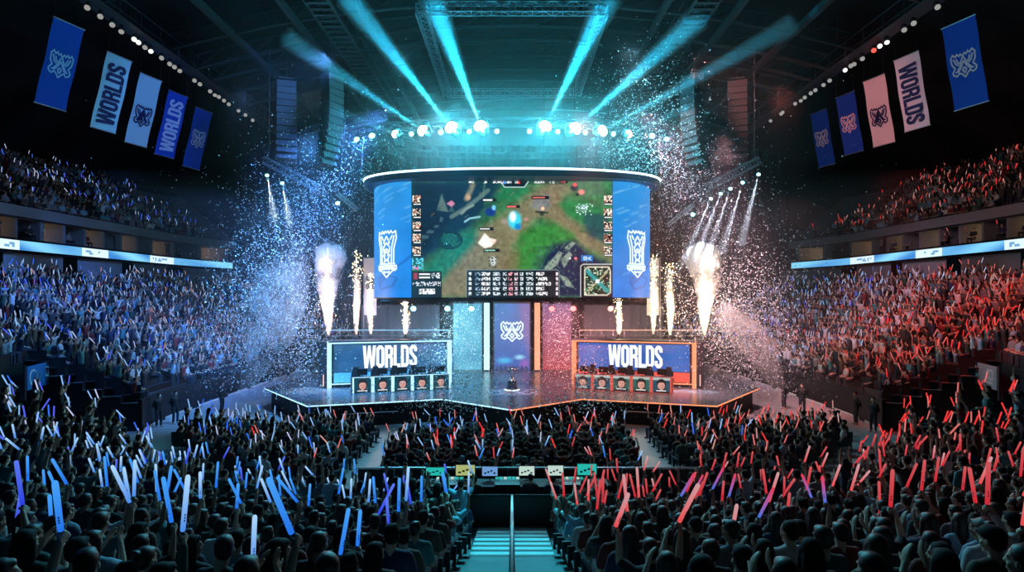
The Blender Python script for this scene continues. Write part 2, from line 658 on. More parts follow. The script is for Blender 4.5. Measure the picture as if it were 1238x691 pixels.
za = lambda x: 24.5 - .0066 * x * x
mb = MB()
for Y in (26, 31, 37, 40.2, 42.4, 45.2, 48, 53, 58, 64):
    P_ = [(-20.4 + 40.8 * k / 24, Y, za(-20.4 + 40.8 * k / 24)) for k in range(25)]
    mb.path(P_, .11, roof_steel, 6)
    mb.path([(p[0], p[1], p[2] + .9) for p in P_], .07, roof_steel, 5)
    for k in range(0, 24):
        a, b = P_[k], P_[k + 1]
        mb.tube(a, (b[0], b[1], b[2] + .9), .04, roof_steel, 4)
for X in (-16.6, -12.8, -8.9, 8.9, 12.8, 16.6):
    mb.box((X, 48, za(X) - .15), (.3, 60, .35), roof_steel)
struct(mb.build('ceiling_roof_beams'))
mb = MB()
for sx in (-1, 1):
    for X in (9.9, 11.2):
        mb.box((sx * X, 46, 22.9), (.1, 44, .16), roof_steel)
        mb.tube((sx * X, 24, 23.9), (sx * X, 68, 23.9), .035, roof_steel, 5)
    for k in range(60):
        y = 24 + 44 * k / 60
        mb.box((sx * 10.55, y, 22.86), (1.3, .28, .06), roof_steel)
        if k % 3 == 0:
            for X in (9.9, 11.2):
                mb.tube((sx * X, y, 22.9), (sx * X, y, 23.9), .03, roof_steel, 4)
struct(mb.build('ceiling_catwalk'))

# the lit stair between the two halves of the near stand
mb = MB()
y0, z = 18.6, 0.0
for k in range(34):
    dy, dz = (.585, .12) if k < 10 else (.46, .155)
    z += dz
    mb.box((0, y0 - dy / 2, z / 2), (2.0, dy, z), stair_m)
    mb.box((0, y0 - .05, z + .006), (2.0, .10, .012), nose_m)
    y0 -= dy
struct(mb.build('floor_stair'))
hr = empty('stair_handrail', (0, 18.2, 0.1))
tag(hr, 'pale round handrail running down the middle of the lit stairs', 'handrail')
white_rail = mat('white_rail', (0.75, 0.78, 0.8), 0.4)
mb = MB()
mb.tube((0, .35, .95), (0, -14.5, .95 + .27 * 14.85), .03, white_rail, 10)
mb.build('rail', parent=hr, smooth=True)
for k in range(8):
    mb = MB()
    y = .2 - k * 1.9
    zf = .02 + .27 * (-y + .2)
    mb.tube((0, y, zf - .05), (0, y, zf + .94), .028, white_rail, 8)
    mb.build('post', parent=hr, smooth=True)

# printed boards over the tunnels
brd_blue = mat('blue_board', lin(40, 120, 190), 0.5)
brd_white = mat('board_print', (0.6, 0.75, 0.85), 0.5)
for sg, mm, lab in ((-1, brd_blue, 'blue printed board on the barrier above the dark tunnel on the blue-lit side'),
                    (1, mat('grey_board', (0.3, 0.28, 0.3), 0.4), 'grey glass-like board on the barrier above the dark tunnel on the red-lit side')):
    u = R0 * radians(73.0)
    c = plan(u, 4.2)
    o = empty('barrier_board', (sg * c[0], c[1], 3.15), 0)
    n = Vector((-sg * c[2], -c[3], 0)).normalized()
    t = Vector((0, 0, 1)).cross(n)
    Rm = Matrix((t, Vector((0, 0, 1)), n)).transposed()
    mb = MB()
    polys_to(mb, [[(-1.5, -.55), (1.5, -.55), (1.5, .55), (-1.5, .55)]], Rm, (0, 0, 0), 1, 1, .05, mm)
    mb.build('panel', parent=o)
    mb = MB()
    lines_to(mb, [[(-.9 + .35 * cos(2 * pi * k / 10), .35 * sin(2 * pi * k / 10)) for k in range(8)], [(.5, .3), (1.1, .3), (1.1, -.1), (.5, -.1), (.5, .3)], [(.5, -.28), (1.15, -.28)], [(.8, .3), (.8, -.1)]], Rm, Rm @ Vector((0, 0, .051)), 1, 1, .1, .01, brd_white if sg < 0 else mat('grey_print', (.55, .5, .5), .5))
    mb.build('print', parent=o)
    mb = MB()
    for x in (-1.55, 1.55):
        mb.tube(Rm @ Vector((x, -3.15, -.03)), Rm @ Vector((x, .6, -.03)), .05, steel, 8)
        mb.build('post', parent=o)
        mb = MB()
    tag(o, lab, 'board')

# LED ribbon boards
rib_m = attr_mat('led_ribbon', 1.15)
for sg, side in ((-1, 'blue'), (1, 'red')):
    mb = MB()
    mk, mk2 = MB(), MB()
    ua, ub = R0 * radians(60), U_END
    step = .22
    n = int((ub - ua) / step)
    r2 = random.Random(3)
    blocks = {}
    for k in range(n):
        u0, u1 = ua + step * k, ua + step * (k + 1)
        a, b = plan(u0, DU - .3), plan(u1, DU - .3)
        if max(a[1], b[1]) > 73.5:
            continue
        ph = (k * step) % 9.5
        white = 4.2 < ph < 7.4
        for j in range(4):
            z0, z1 = 10.28 + .17 * j, 10.28 + .17 * (j + 1)
            if white:
                txt = .5 < (ph - 4.2) < 2.7 and j in (1, 2) and r2.random() < .55
                c = lin(105, 160, 205) if txt else lin(215, 238, 250)
            else:
                w = .5 + .5 * sin(k * .19 + j * .5) * sin(k * .051 + 1)
                c = tuple(x * (1 - w) + y * w for x, y in zip(lin(40, 120, 205), lin(135, 215, 245)))
            mb.quad((sg * a[0], a[1], z0), (sg * b[0], b[1], z0), (sg * b[0], b[1], z1), (sg * a[0], a[1], z1), rib_m, c)
        if k % 2 == 0:
            e, f = plan(u0, DU), plan(ua + step * (k + 2), DU)
            g = plan(ua + step * (k + 2), DU - .3)
            mk.quad((sg * e[0], e[1], 10.98), (sg * f[0], f[1], 10.98), (sg * g[0], g[1], 10.98), (sg * a[0], a[1], 10.98), dark)
            mk2.quad((sg * e[0], e[1], 10.26), (sg * f[0], f[1], 10.26), (sg * g[0], g[1], 10.26), (sg * a[0], a[1], 10.26), dark)
    o = empty('led_ribbon_board', (sg * 35, 45, 10.2))
    s = mb.build('display')
    t = mk.build('top_edge')
    t2 = mk2.build('bottom_edge')
    for q in (s, t, t2):
        q.parent = o
        q.matrix_parent_inverse = Matrix.Translation(-o.location)
    tag(o, 'light blue and white LED ribbon board curving along the balcony on the %s-lit side' % side, 'LED board')

# a few lit suite lamps, one per second suite
lamp_w = emat('warm_lamp', lin(255, 190, 110), 3.0)
for sg, side in ((-1, 'blue'), (1, 'red')):
    n = 0
    for k in range(24, 66, 3):
        u = UU[k] + 1.3
        c = plan(u, 18.6)
        if c[1] > 73 or c[0] / c[1] > .9 or c[0] / c[1] < .45:
            continue
        n += 1
        if n % 2 == 0:
            continue
        o = empty('suite_lamp', (sg * c[0], c[1], 12.62))
        mb = MB()
        mb.lathe([(.03, 0), (.05, -.1), (.04, -.12)], (0, 0, .1), steel, 10)
        mb.build('stem', parent=o)
        mb = MB()
        mb.lathe([(.0, -.28), (.16, -.24), (.2, -.12), (.1, -.02), (0.03, 0)], (0, 0, 0), lamp_w, 14)
        mb.build('lamp_shade', parent=o, smooth=True)
        l = bpy.data.lights.new('suite_lamp_light', 'POINT')
        l.energy = 60
        l.color = (1, .62, .3)
        l.shadow_soft_size = .25
        lo = bpy.data.objects.new('suite_lamp_light', l)
        COL.objects.link(lo)
        lo.location = (sg * c[0], c[1], 12.1)
        tag(o, 'warm glowing lamp inside the %s suite from the stage, %s-lit side' % (ordinal(12 - n), side), 'lamp', 'suite lamps')
# ================================================================= THE STAGE
SZ = 1.3
deck_m = mat('stage_deck', (0.11, 0.13, 0.16), 0.25, noise=(1.2, 0.35), spec=0.6)
led_w = emat('white_led', lin(235, 250, 255), 2.2)
led_c = emat('ice_led', lin(170, 225, 255), 1.7)
led_o = emat('amber_led', lin(255, 150, 105), 1.35)
panel_edge = mat('panel_edge', (0.02, 0.02, 0.025), 0.5)

half = [(0, 31.3), (3.9, 34.6), (10.7, 32.4), (15.4, 38.6), (14.6, 46.5), (9.0, 49.5)]
outline = half + [(-x, y) for x, y in reversed(half)][:-1]
o = empty('stage_platform', (0, 40, 0))
tag(o, 'low dark stage platform with a zigzag front edge outlined in LED light', 'stage')
mb = MB()
mb.prism([(x, y - 40) for x, y in outline], SZ - .12, SZ, dark, mtop=deck_m)
mb.build('deck', parent=o)
mb = MB()
ins = [(x * .975, 40 + (y - 40) * .97 + .1) for x, y in outline]
n = len(ins)
for k in range(n):
    a, b = ins[k], ins[(k + 1) % n]
    mb.quad((a[0], a[1] - 40, 0), (b[0], b[1] - 40, 0), (b[0], b[1] - 40, SZ - .12), (a[0], a[1] - 40, SZ - .12), dark)
mb.build('skirt', parent=o)
hl = half[:5]
for sg, mm, nm in ((-1, led_c, 'blue white'), (1, led_o, 'amber')):
    mb = MB()
    pts = [(sg * x, y - 40 - (.02 if k < 3 else 0), SZ - .04) for k, (x, y) in enumerate(hl)]
    mb.path(pts, .035, mm, 6)
    e = mb.build('edge_light', parent=o)
    e['label'] = nm + ' LED edge strip'
# crest inlaid on the deck in front of the trophy
mb = MB()
lines_to(mb, CREST, Matrix.Identity(3), (0, -3.2, SZ), 1.5, 1.25, .10, .008, mat('deck_print', (0.85, 0.9, 0.95), 0.4))
mb.build('deck_crest', parent=o)
# pale rails low on the skirt
for sg in (-1, 1):
    mb = MB()
    a = Vector((sg * 6.2, 33.75 - 40, .75))
    b = Vector((sg * 9.0, 32.9 - 40, .75))
    mb.tube(a, b, .03, mat('cable_tray', (.5, .55, .6), .4), 6)
    mb.build('skirt_rail', parent=o)


# ---------------------------------------------------------------- pictures for screens and boards
class Pic:
    def __init__(self, w, h, s):
        self.W, self.H, self.s = w, h, s
        self.n, self.m = int(round(w * s)), int(round(h * s))
        self.a = np.zeros((self.m, self.n, 3), np.float32)
        self.x, self.y = np.meshgrid((np.arange(self.n) + .5) / s, (np.arange(self.m) + .5) / s)

    def noise(self, scale, seed, oct=3):
        r = np.random.default_rng(seed)
        out = np.zeros((self.m, self.n), np.float32)
        amp = 1.0
        tot = 0
        for o_ in range(oct):
            gx, gy = int(self.W / scale) + 3, int(self.H / scale) + 3
            g = r.random((gy, gx)).astype(np.float32)
            fx, fy = self.x / scale, self.y / scale
            ix, iy = fx.astype(int), fy.astype(int)
            tx, ty = fx - ix, fy - iy
            tx, ty = tx * tx * (3 - 2 * tx), ty * ty * (3 - 2 * ty)
            v = (g[iy, ix] * (1 - tx) + g[iy, ix + 1] * tx) * (1 - ty) + (g[iy + 1, ix] * (1 - tx) + g[iy + 1, ix + 1] * tx) * ty
            out += amp * v
            tot += amp
            amp *= .5
            scale /= 2
        return out / tot

    def put(self, mask, c):
        m = np.clip(mask, 0, 1)[..., None]
        self.a = self.a * (1 - m) + np.array(lin(*c), np.float32) * m

    def poly(self, pts, c, soft=.8, al=1.0):
        x, y = self.x, self.y
        ins = np.zeros_like(x, bool)
        dist = np.full_like(x, 1e9)
        for (x0, y0), (x1, y1) in zip(pts, pts[1:] + pts[:1]):
            cond = ((y0 > y) != (y1 > y))
            xi = (x1 - x0) * (y - y0) / ((y1 - y0) if y1 != y0 else 1e-9) + x0
            ins ^= cond & (x < xi)
            dx, dy = x1 - x0, y1 - y0
            t = np.clip(((x - x0) * dx + (y - y0) * dy) / (dx * dx + dy * dy + 1e-9), 0, 1)
            dist = np.minimum(dist, np.hypot(x - x0 - t * dx, y - y0 - t * dy))
        sd = np.where(ins, dist, -dist)
        self.put(np.clip(sd / soft + .5, 0, 1) * al, c)

    def line(self, pts, w, c, soft=1.0, al=1.0):
        d = np.full_like(self.x, 1e9)
        for (x0, y0), (x1, y1) in zip(pts, pts[1:]):
            dx, dy = x1 - x0, y1 - y0
            t = np.clip(((self.x - x0) * dx + (self.y - y0) * dy) / (dx * dx + dy * dy + 1e-9), 0, 1)
            d = np.minimum(d, np.hypot(self.x - x0 - t * dx, self.y - y0 - t * dy))
        self.put(np.clip((w / 2 - d) / soft + .5, 0, 1) * al, c)

    def ell(self, x, y, rx, ry, c, soft=.25, al=1.0):
        r = np.hypot((self.x - x) / rx, (self.y - y) / ry)
        self.put(np.clip((1 - r) / soft, 0, 1) * al, c)

    def rect(self, x0, y0, x1, y1, c, al=1.0):
        self.put(((self.x >= x0) & (self.x < x1) & (self.y >= y0) & (self.y < y1)) * al, c)

    def speck(self, x0, y0, x1, y1, c, p, cell, seed):
        r = np.random.default_rng(seed)
        g = r.random((int(self.H / cell) + 2, int(self.W / cell) + 2)) < p
        m = g[(self.y / cell).astype(int), (self.x / cell).astype(int)]
        self.put(m & (self.x >= x0) & (self.x < x1) & (self.y >= y0) & (self.y < y1), c)

    def mesh(self, name, fn, m, parent=None):
        """fn(u, v) -> point, u rightwards 0..1, v downwards 0..1; one LED cell per face"""
        n, k = self.n, self.m
        U = np.linspace(0, 1, n + 1)
        V = np.linspace(0, 1, k + 1)
        P = np.array([[fn(u, v) for u in U] for v in V], np.float32).reshape(-1, 3)
        i, j = np.meshgrid(np.arange(n), np.arange(k))
        a = (j * (n + 1) + i).ravel()
        q = np.stack([a + n + 1, a + n + 2, a + 1, a], 1).astype(np.int32)
        me = bpy.data.meshes.new(name)
        me.vertices.add(len(P))
        me.vertices.foreach_set('co', P.ravel())
        me.loops.add(q.size)
        me.loops.foreach_set('vertex_index', q.ravel())
        me.polygons.add(len(q))
        me.polygons.foreach_set('loop_start', np.arange(0, q.size, 4, dtype=np.int32))
        me.update(calc_edges=True)
        ca = me.color_attributes.new('pic', 'FLOAT_COLOR', 'CORNER')
        c = np.ones((len(q), 4, 4), np.float32)
        c[:, :, :3] = self.a.reshape(-1, 1, 3)
        ca.data.foreach_set('color', c.ravel())
        me.materials.append(m)
        o = bpy.data.objects.new(name, me)
        COL.objects.link(o)
        if parent is not None:
            o.parent = parent
        return o


def game_picture():
    p = Pic(242, 144, 1.5)
    n1, n2, n3 = p.noise(26, 1), p.noise(9, 2), p.noise(4, 3, 2)
    base = np.stack([np.full_like(n1, v) for v in (0, 0, 0)], -1)
    g = np.array(lin(36, 104, 72), np.float32)
    g2 = np.array(lin(86, 138, 84), np.float32)
    p.a = g * (1 - n1[..., None]) + g2 * n1[..., None]
    p.a *= (.55 + .8 * n2)[..., None]
    # dark wood in the top corner
    p.poly([(0, 0), (112, 0), (96, 30), (70, 62), (40, 84), (14, 100), (0, 104)], (18, 52, 74), 14)
    p.poly([(0, 6), (70, 8), (50, 44), (16, 80), (0, 92)], (14, 40, 62), 12)
    # teal meadow
    p.poly([(14, 106), (60, 66), (88, 62), (80, 96), (40, 120), (14, 118)], (22, 116, 100), 14, .8)
    # paths
    p.poly([(24, 144), (46, 112), (76, 78), (80, 62), (112, 42), (140, 20), (160, 4), (184, 0), (196, 14), (172, 30), (146, 52), (122, 82), (106, 144)], (128, 116, 92), 10, .85)
    p.poly([(150, 18), (176, 14), (186, 44), (212, 62), (242, 84), (242, 100), (206, 82), (174, 58), (150, 40)], (136, 116, 92), 9, .8)
    p.poly([(148, 22), (166, 18), (168, 34), (156, 40), (144, 34)], (118, 122, 126), 5, .8)
    p.poly([(100, 108), (128, 82), (140, 100), (128, 144), (96, 144)], (124, 108, 78), 9, .7)
    # grass banks
    p.poly([(130, 66), (168, 50), (196, 66), (200, 76), (172, 78), (150, 92), (138, 120), (128, 110)], (56, 128, 58), 8, .85)
    p.poly([(176, 30), (206, 26), (232, 38), (236, 60), (212, 58), (190, 44)], (40, 126, 72), 6, .85)
    p.poly([(112, 4), (140, 2), (140, 16), (120, 26), (104, 24)], (30, 118, 78), 6, .7)
    p.poly([(190, 0), (230, 0), (232, 18), (206, 24), (192, 12)], (84, 112, 92), 6, .7)
    # dark ravine
    p.poly([(172, 80), (196, 74), (216, 92), (242, 104), (242, 144), (166, 144), (150, 118), (160, 96)], (16, 42, 72), 8)
    p.poly([(206, 40), (238, 44), (240, 80), (214, 70), (208, 56)], (20, 66, 84), 7, .8)
    p.a *= (.66 + .68 * n3)[..., None]
    # bush circle
    p.ell(46, 74, 16, 11, (14, 62, 68), .2)
    p.ell(46, 73, 12, 8, (24, 92, 88), .3)
    p.line([(46 + 15 * cos(k * .45), 75 + 10 * sin(k * .45)) for k in range(15)], 1.6, (12, 46, 56))
    p.speck(36, 66, 58, 82, (40, 110, 100), .25, 2.0, 9)
    # boulders and stone walls
    for x, y, w, h in ((2, 74, 12, 5), (9, 68, 12, 5), (17, 62, 10, 4), (26, 56, 7, 3), (33, 46, 5, 6)):
        p.poly([(x, y + h), (x + w * .3, y), (x + w, y + h * .2), (x + w * .8, y + h)], (72, 104, 112), 1.5, .75)
    p.line([(48, 46), (64, 36), (80, 24), (92, 14)], 5, (96, 122, 118), 2.0, .8)
    p.line([(60, 42), (66, 36), (74, 32)], 3, (140, 160, 150), 1.5, .7)
    p.poly([(30, 38), (36, 18), (44, 40)], (92, 116, 112), 1.5, .9)
    p.poly([(44, 40), (48, 32), (52, 40)], (60, 92, 96), 1.5, .9)
    p.poly([(42, 30), (48, 26), (52, 30), (48, 34)], (196, 130, 158), 1.2, .9)
    p.line([(66, 24), (70, 16), (74, 6)], 6, (140, 138, 112), 3, .7)
    p.ell(68, 22, 4, 5, (178, 150, 122), .5)
    p.line([(88, 6), (86, 22)], 2.0, (90, 130, 110), 1.5, .7)
    for pts in ([(163, 114), (160, 108), (178, 88), (182, 90), (176, 104)], [(184, 84), (194, 76), (198, 78), (190, 86)], [(180, 98), (190, 88), (194, 92), (184, 108)],
                [(164, 118), (170, 116), (174, 140), (166, 142)], [(158, 116), (161, 116), (162, 142), (159, 142)], [(178, 116), (188, 120), (196, 132), (186, 130)]):
        p.poly(pts, (150, 166, 150), 1.6, .8)
    p.speck(150, 80, 200, 142, (70, 104, 96), .12, 1.6, 14)
    p.ell(208, 34, 6, 4, (150, 180, 190), .6, .8)
    p.speck(198, 30, 220, 44, (200, 220, 220), .2, 1.3, 21)
    rr = random.Random(9)
    for k in range(70):
        x, y = rr.uniform(12, 230), rr.uniform(6, 112)
        dark_side = x + y * .9 < 100 or (x > 160 and y > 78)
        c = rr.choice([(16, 48, 60), (20, 60, 70), (34, 70, 80)]) if dark_side else rr.choice([(36, 92, 52), (70, 120, 66), (104, 104, 84), (84, 84, 66)])
        p.ell(x, y, rr.uniform(2, 7), rr.uniform(1, 3.4), c, .7, .5)
    for k in range(60):
        x, y = rr.uniform(12, 236), rr.uniform(8, 140)
        a = rr.uniform(-.9, -.3)
        l = rr.uniform(2, 7)
        p.line([(x, y), (x + l * cos(a), y + l * sin(a))], .9, rr.choice([(120, 140, 116), (40, 60, 56), (150, 132, 104)]), 1.0, .5)
    # figures in play, plain coloured bodies
    p.ell(95, 40, 8, 6.5, (24, 60, 130), .4)
    p.ell(99, 35, 3, 4, (120, 190, 240), .5)
    p.line([(64, 52), (70, 48), (82, 46)], 2.0, (150, 210, 220), 1.5, .8)
    p.ell(124, 50, 10, 13, (60, 200, 220), .45)
    p.ell(122, 46, 5, 8, (235, 250, 250), .6)
    p.ell(128, 58, 5, 5, (20, 130, 190), .5)
    p.ell(112, 52, 6, 4, (150, 140, 130), .6)
    p.ell(138, 49, 4, 3, (170, 130, 120), .5)
    p.poly([(80, 78), (88, 66), (94, 72), (102, 74), (96, 82), (88, 84)], (255, 236, 220), 2.0)
    p.ell(98, 76, 5, 4, (250, 190, 180), .7, .7)
    p.ell(98, 100, 5, 7, (196, 200, 196), .5)
    p.speck(93, 94, 104, 108, (60, 70, 66), .3, 1.5, 31)
    p.ell(157, 42, 4, 4, (56, 60, 52), .5)
    p.ell(158, 36, 3, 3, (238, 190, 160), .5)
    p.line([(150, 40), (164, 41)], 2, (40, 52, 44))
    p.ell(196, 11, 6, 5, (60, 48, 62), .5)
    p.ell(197, 7, 3.5, 3, (225, 92, 92), .5)
    p.ell(205, 16, 5, 4, (230, 140, 130), .5)
    p.ell(200, 19, 3, 2.5, (30, 30, 40), .5)
    for x, y, w, c in ((86, 25, 14, (250, 226, 236)), (115, 33, 14, (240, 110, 110)), (82, 60, 15, (240, 245, 240)), (88, 86, 16, (150, 200, 180)), (146, 22, 18, (235, 110, 100)), (180, 3, 7, (235, 90, 90))):
        p.rect(x - 1, y - 1, x + w + 2, y + 2.6, (24, 26, 30))
        p.rect(x, y, x + w * .8, y + 1.6, c)
    # top bar
    p.rect(66, 0, 184, 7, (16, 44, 52), .55)
    p.poly([(105, 0), (143, 0), (136, 10), (112, 10)], (14, 30, 40), .8)
    p.line([(105, 0), (112, 10), (136, 10), (143, 0)], 1.0, (190, 214, 214))
    for x, w in ((69, 6), (87, 4), (98, 13), (108, 6), (115, 6), (125, 5), (148, 12), (167, 6)):
        p.speck(x, 2.2, x + w, 5.4, (225, 235, 235), .72, 1.1, int(x))
    p.rect(128, 2, 131, 6, (220, 70, 70))
    p.rect(111, 2, 114, 6, (80, 150, 230))
    # portrait columns
    for k, y in enumerate((20, 36, 52, 67, 82)):
        for x0, sd in ((1, 0), (232, 50)):
            p.rect(x0, y, x0 + 11, y + 12, (20, 22, 28))
            p.speck(x0, y, x0 + 10, y + 9, (190, 130, 110), .4, 1.4, 100 + k + sd)
            p.speck(x0, y, x0 + 10, y + 9, (230, 220, 205), .35, 1.4, 140 + k + sd)
            p.rect(x0 + 1, y + 10, x0 + 10, y + 11.2, (220, 225, 220))
    p.speck(0, 96, 14, 110, (90, 190, 210), .5, 1.5, 77)
    p.speck(1, 106, 8, 110, (230, 110, 160), .5, 1.5, 78)
    # lower left box
    p.rect(-1, 112, 36, 144, (12, 26, 34), .95)
    p.rect(9, 115, 22, 117, (230, 235, 235))
    p.rect(9, 119, 22, 121, (215, 222, 225))
    p.rect(2, 114, 7, 122, (150, 60, 70))
    p.speck(24, 114, 34, 121, (210, 215, 220), .4, 1.3, 60)
    p.speck(1, 125, 35, 130, (200, 205, 212), .4, 1.3, 61)
    p.rect(9, 133.5, 28, 140, (225, 230, 230))
    p.speck(9, 133, 28, 140, (40, 50, 56), .35, 1.3, 62)
    # scoreboard
    p.rect(66, 110.5, 178, 144, (10, 26, 38), .95)
    p.line([(66, 144), (66, 112), (68, 110.5), (176, 110.5), (178, 113), (178, 144)], .9, (120, 140, 146))
    for r in range(5):
        y = 113.5 + 6 * r
        for x, w, c, d in ((69, 3, (210, 220, 225), .8), (77, 6, (150, 180, 200), .4), (84, 11, (230, 236, 240), .7), (98, 9, (200, 210, 215), .6), (110, 5, (200, 210, 215), .6), (117, 5, (230, 150, 160), .7),
                           (124, 4, (210, 190, 200), .7), (131, 4, (200, 210, 215), .6), (138, 9, (200, 210, 215), .6), (150, 10 + (r % 3) * 4, (230, 236, 240), .7), (174, 3, (230, 210, 214), .9)):
            p.speck(x, y, x + w, y + 3.6, c, d, 1.15, 200 + r * 20 + int(x))
    # small blue tags
    p.rect(205, 93, 219, 100, (28, 120, 190))
    p.line([(208, 95), (208, 98), (211, 98), (211, 95), (208, 95)], .9, (220, 240, 250))
    p.line([(216, 95), (213, 96.5), (216, 98)], .9, (220, 240, 250))
    p.ell(198, 96.5, 2.2, 2.2, (225, 120, 130), .4)
    p.ell(191, 96.5, 1.5, 1.5, (220, 225, 230), .4)
    # small map
    p.rect(203, 103, 242, 144, (16, 26, 36))
    p.line([(204, 143), (204, 106), (207, 103.6), (242, 103.6)], 1.0, (200, 208, 206))
    p.rect(208, 107, 240, 141, (28, 52, 44))
    p.speck(208, 107, 240, 141, (190, 200, 180), .28, 1.6, 300)
    p.speck(208, 107, 240, 141, (60, 130, 90), .25, 1.6, 301)
    p.speck(208, 107, 240, 141, (16, 24, 24), .35, 2.2, 302)
    p.line([(212, 112), (236, 136)], 4.5, (40, 150, 150), 2)
    p.line([(213, 136), (236, 113)], 1.6, (200, 190, 150), 1.2, .8)
    p.line([(209, 140), (209, 110), (213, 107), (238, 107), (240, 112), (240, 138), (236, 141), (209, 141)], 1.2, (220, 216, 196))
    p.rect(222, 122, 227, 127, (215, 235, 220))
    p.a = np.clip(1.45 * p.a ** 1.12, 0, 1)
    return p


def side_picture(seed, flip):
    p = Pic(45, 144, 1.5)
    n = p.noise(16, seed)
    top, bot = np.array(lin(44, 150, 226), np.float32), np.array(lin(20, 128, 226), np.float32)
    t = (p.y / 144)[..., None]
    p.a = top * (1 - t) + bot * t
    p.a = p.a * (.86 + .3 * n[..., None])
    r = random.Random(seed)
    for k in range(16):
        x, y = r.uniform(0, 45), r.uniform(2, 60)
        l = r.uniform(4, 12)
        p.line([(x, y), (x + l * .8, y - l * .5)], r.uniform(.8, 2.2), (120, 200, 245), 1.6, .5)
    p.line([(16, 128), (28, 112), (40, 100), (46, 92)], 2.5, (24, 96, 190), 1.5, .8)
    p.line([(14, 120), (24, 116), (34, 120), (30, 130), (18, 134), (14, 126), (24, 108)], 2.2, (24, 96, 190), 1.5, .8)
    p.line([(8, 116), (30, 104)], 1.6, (90, 180, 245), 1.4, .6)
    return p


scr_m = attr_mat('led_wall_picture', 1.0)
scr = empty('main_screen', (0, 37, 7))
tag(scr, 'huge curved LED screen with a green battle game between two blue crest panels', 'screen')
HX, ZT, ZB = 5.97, 14.0, 6.93
game_picture().mesh('game_display', lambda u, v: ((-HX + 2 * HX * u), 0.0, (ZT - 7) * (1 - v) + (ZB - 7) * v), scr_m, scr)['label'] = 'battle game picture with green and tan terrain'


def side_pt(sg, s):
    """s 0 at the flat screen's edge .. 1 outer edge: an arc that bends back"""
    a = s * radians(68)
    R = 3.1
    return sg * (HX + .03 + R * sin(a)), R * (1 - cos(a)) * 1.5


for sg in (-1, 1):
    pic = side_picture(4 if sg < 0 else 8, sg)
    side = pic.mesh('blue_panel', lambda u, v: (side_pt(sg, 1 - u if sg < 0 else u)[0], side_pt(sg, 1 - u if sg < 0 else u)[1], (ZT - 7) * (1 - v) + (ZB - 7) * v), scr_m, scr)
    side['label'] = 'bright blue panel with a white cup crest'
    # crest, laid on the curve
    mb = MB()
    for l in TROPHY_MARK:
        dense = []
        for (xa, ya), (xb, yb) in zip(l, l[1:]):
            for q in range(4):
                dense.append((xa + (xb - xa) * q / 4, ya + (yb - ya) * q / 4))
        dense.append(l[-1])
        for q in stroke(dense, .062):
            pts = []
            for x, y in q:
                s = .46 + (x * .27) * (1 if sg > 0 else -1)
                X, Yd = side_pt(sg, s)
                nx, ny = sg * sin(s * radians(68)), -cos(s * radians(68))
                pts.append((X, Yd, (y * 1.4) + 2.55, nx, ny))
            top = [(a + nx * .05, b + ny * .05, c) for a, b, c, nx, ny in pts]
            bot = [(a - nx * .02, b - ny * .02, c) for a, b, c, nx, ny in pts]
            mb.add(top + bot, [(0, 1, 2, 3), (3, 2, 1, 0), (0, 4, 5, 1), (1, 5, 6, 2), (2, 6, 7, 3), (3, 7, 4, 0)], emat('crest_white_led', lin(226, 243, 255), 1.25))
    c = mb.build('crest')
    c.parent = side
# casing behind
mb = MB()
loop = [side_pt(-1, 1 - k / 12) for k in range(13)] + [side_pt(1, k / 12) for k in range(13)]
mb.prism([(x, y + .03) for x, y in loop] + [(x * .9, y + .9) for x, y in reversed(loop)], -.12, 7.04, panel_edge)
mb.build('casing', parent=scr)

# oval canopy with the bright rim
can = empty('oval_canopy', (0, 39.7, 14.2))
tag(can, 'dark oval canopy with a thin white glowing rim over the screen', 'canopy')


def sup(a, A, B, e=2.35):
    c, s = cos(a), sin(a)
    return A * math.copysign(abs(c) ** (2 / e), c), B * math.copysign(abs(s) ** (2 / e), s)


NP = 96
ring = [sup(2 * pi * k / NP, 9.35, 4.65) for k in range(NP)]
mb = MB()
mb.prism([(x * .985, y * .985) for x, y in ring], -.35, .0, mat('canopy_navy', (0.012, 0.05, 0.16), 0.45))
mb.build('body', parent=can)
mb = MB()
mb.path([(x, y, .03) for x, y in ring], .062, emat('rim_led', lin(205, 240, 255), 2.6), 8, True)
mb.build('rim_light', parent=can)
mb = MB()
for k in range(NP):
    a, b = ring[k], ring[(k + 1) % NP]
    mb.add([(a[0], a[1], -.4), (b[0], b[1], -.4), (b[0], b[1], -.05), (a[0], a[1], -.05), (a[0] * .985, a[1] * .985, -.4), (b[0] * .985, b[1] * .985, -.4)], [(0, 1, 2, 3), (0, 4, 5, 1)], mat('canopy_band', (0.10, 0.16, 0.26), 0.35, 0.5))
mb.build('band', parent=can)
mb = MB()
for sx in (-6, -2, 2, 6):
    mb.tube((sx, -1, 0), (sx, -1, 8.5), .02, steel, 5)
mb.build('cable', parent=can)

# ---------------------------------------------------------------- the two player booths
word, WW = word_polys()


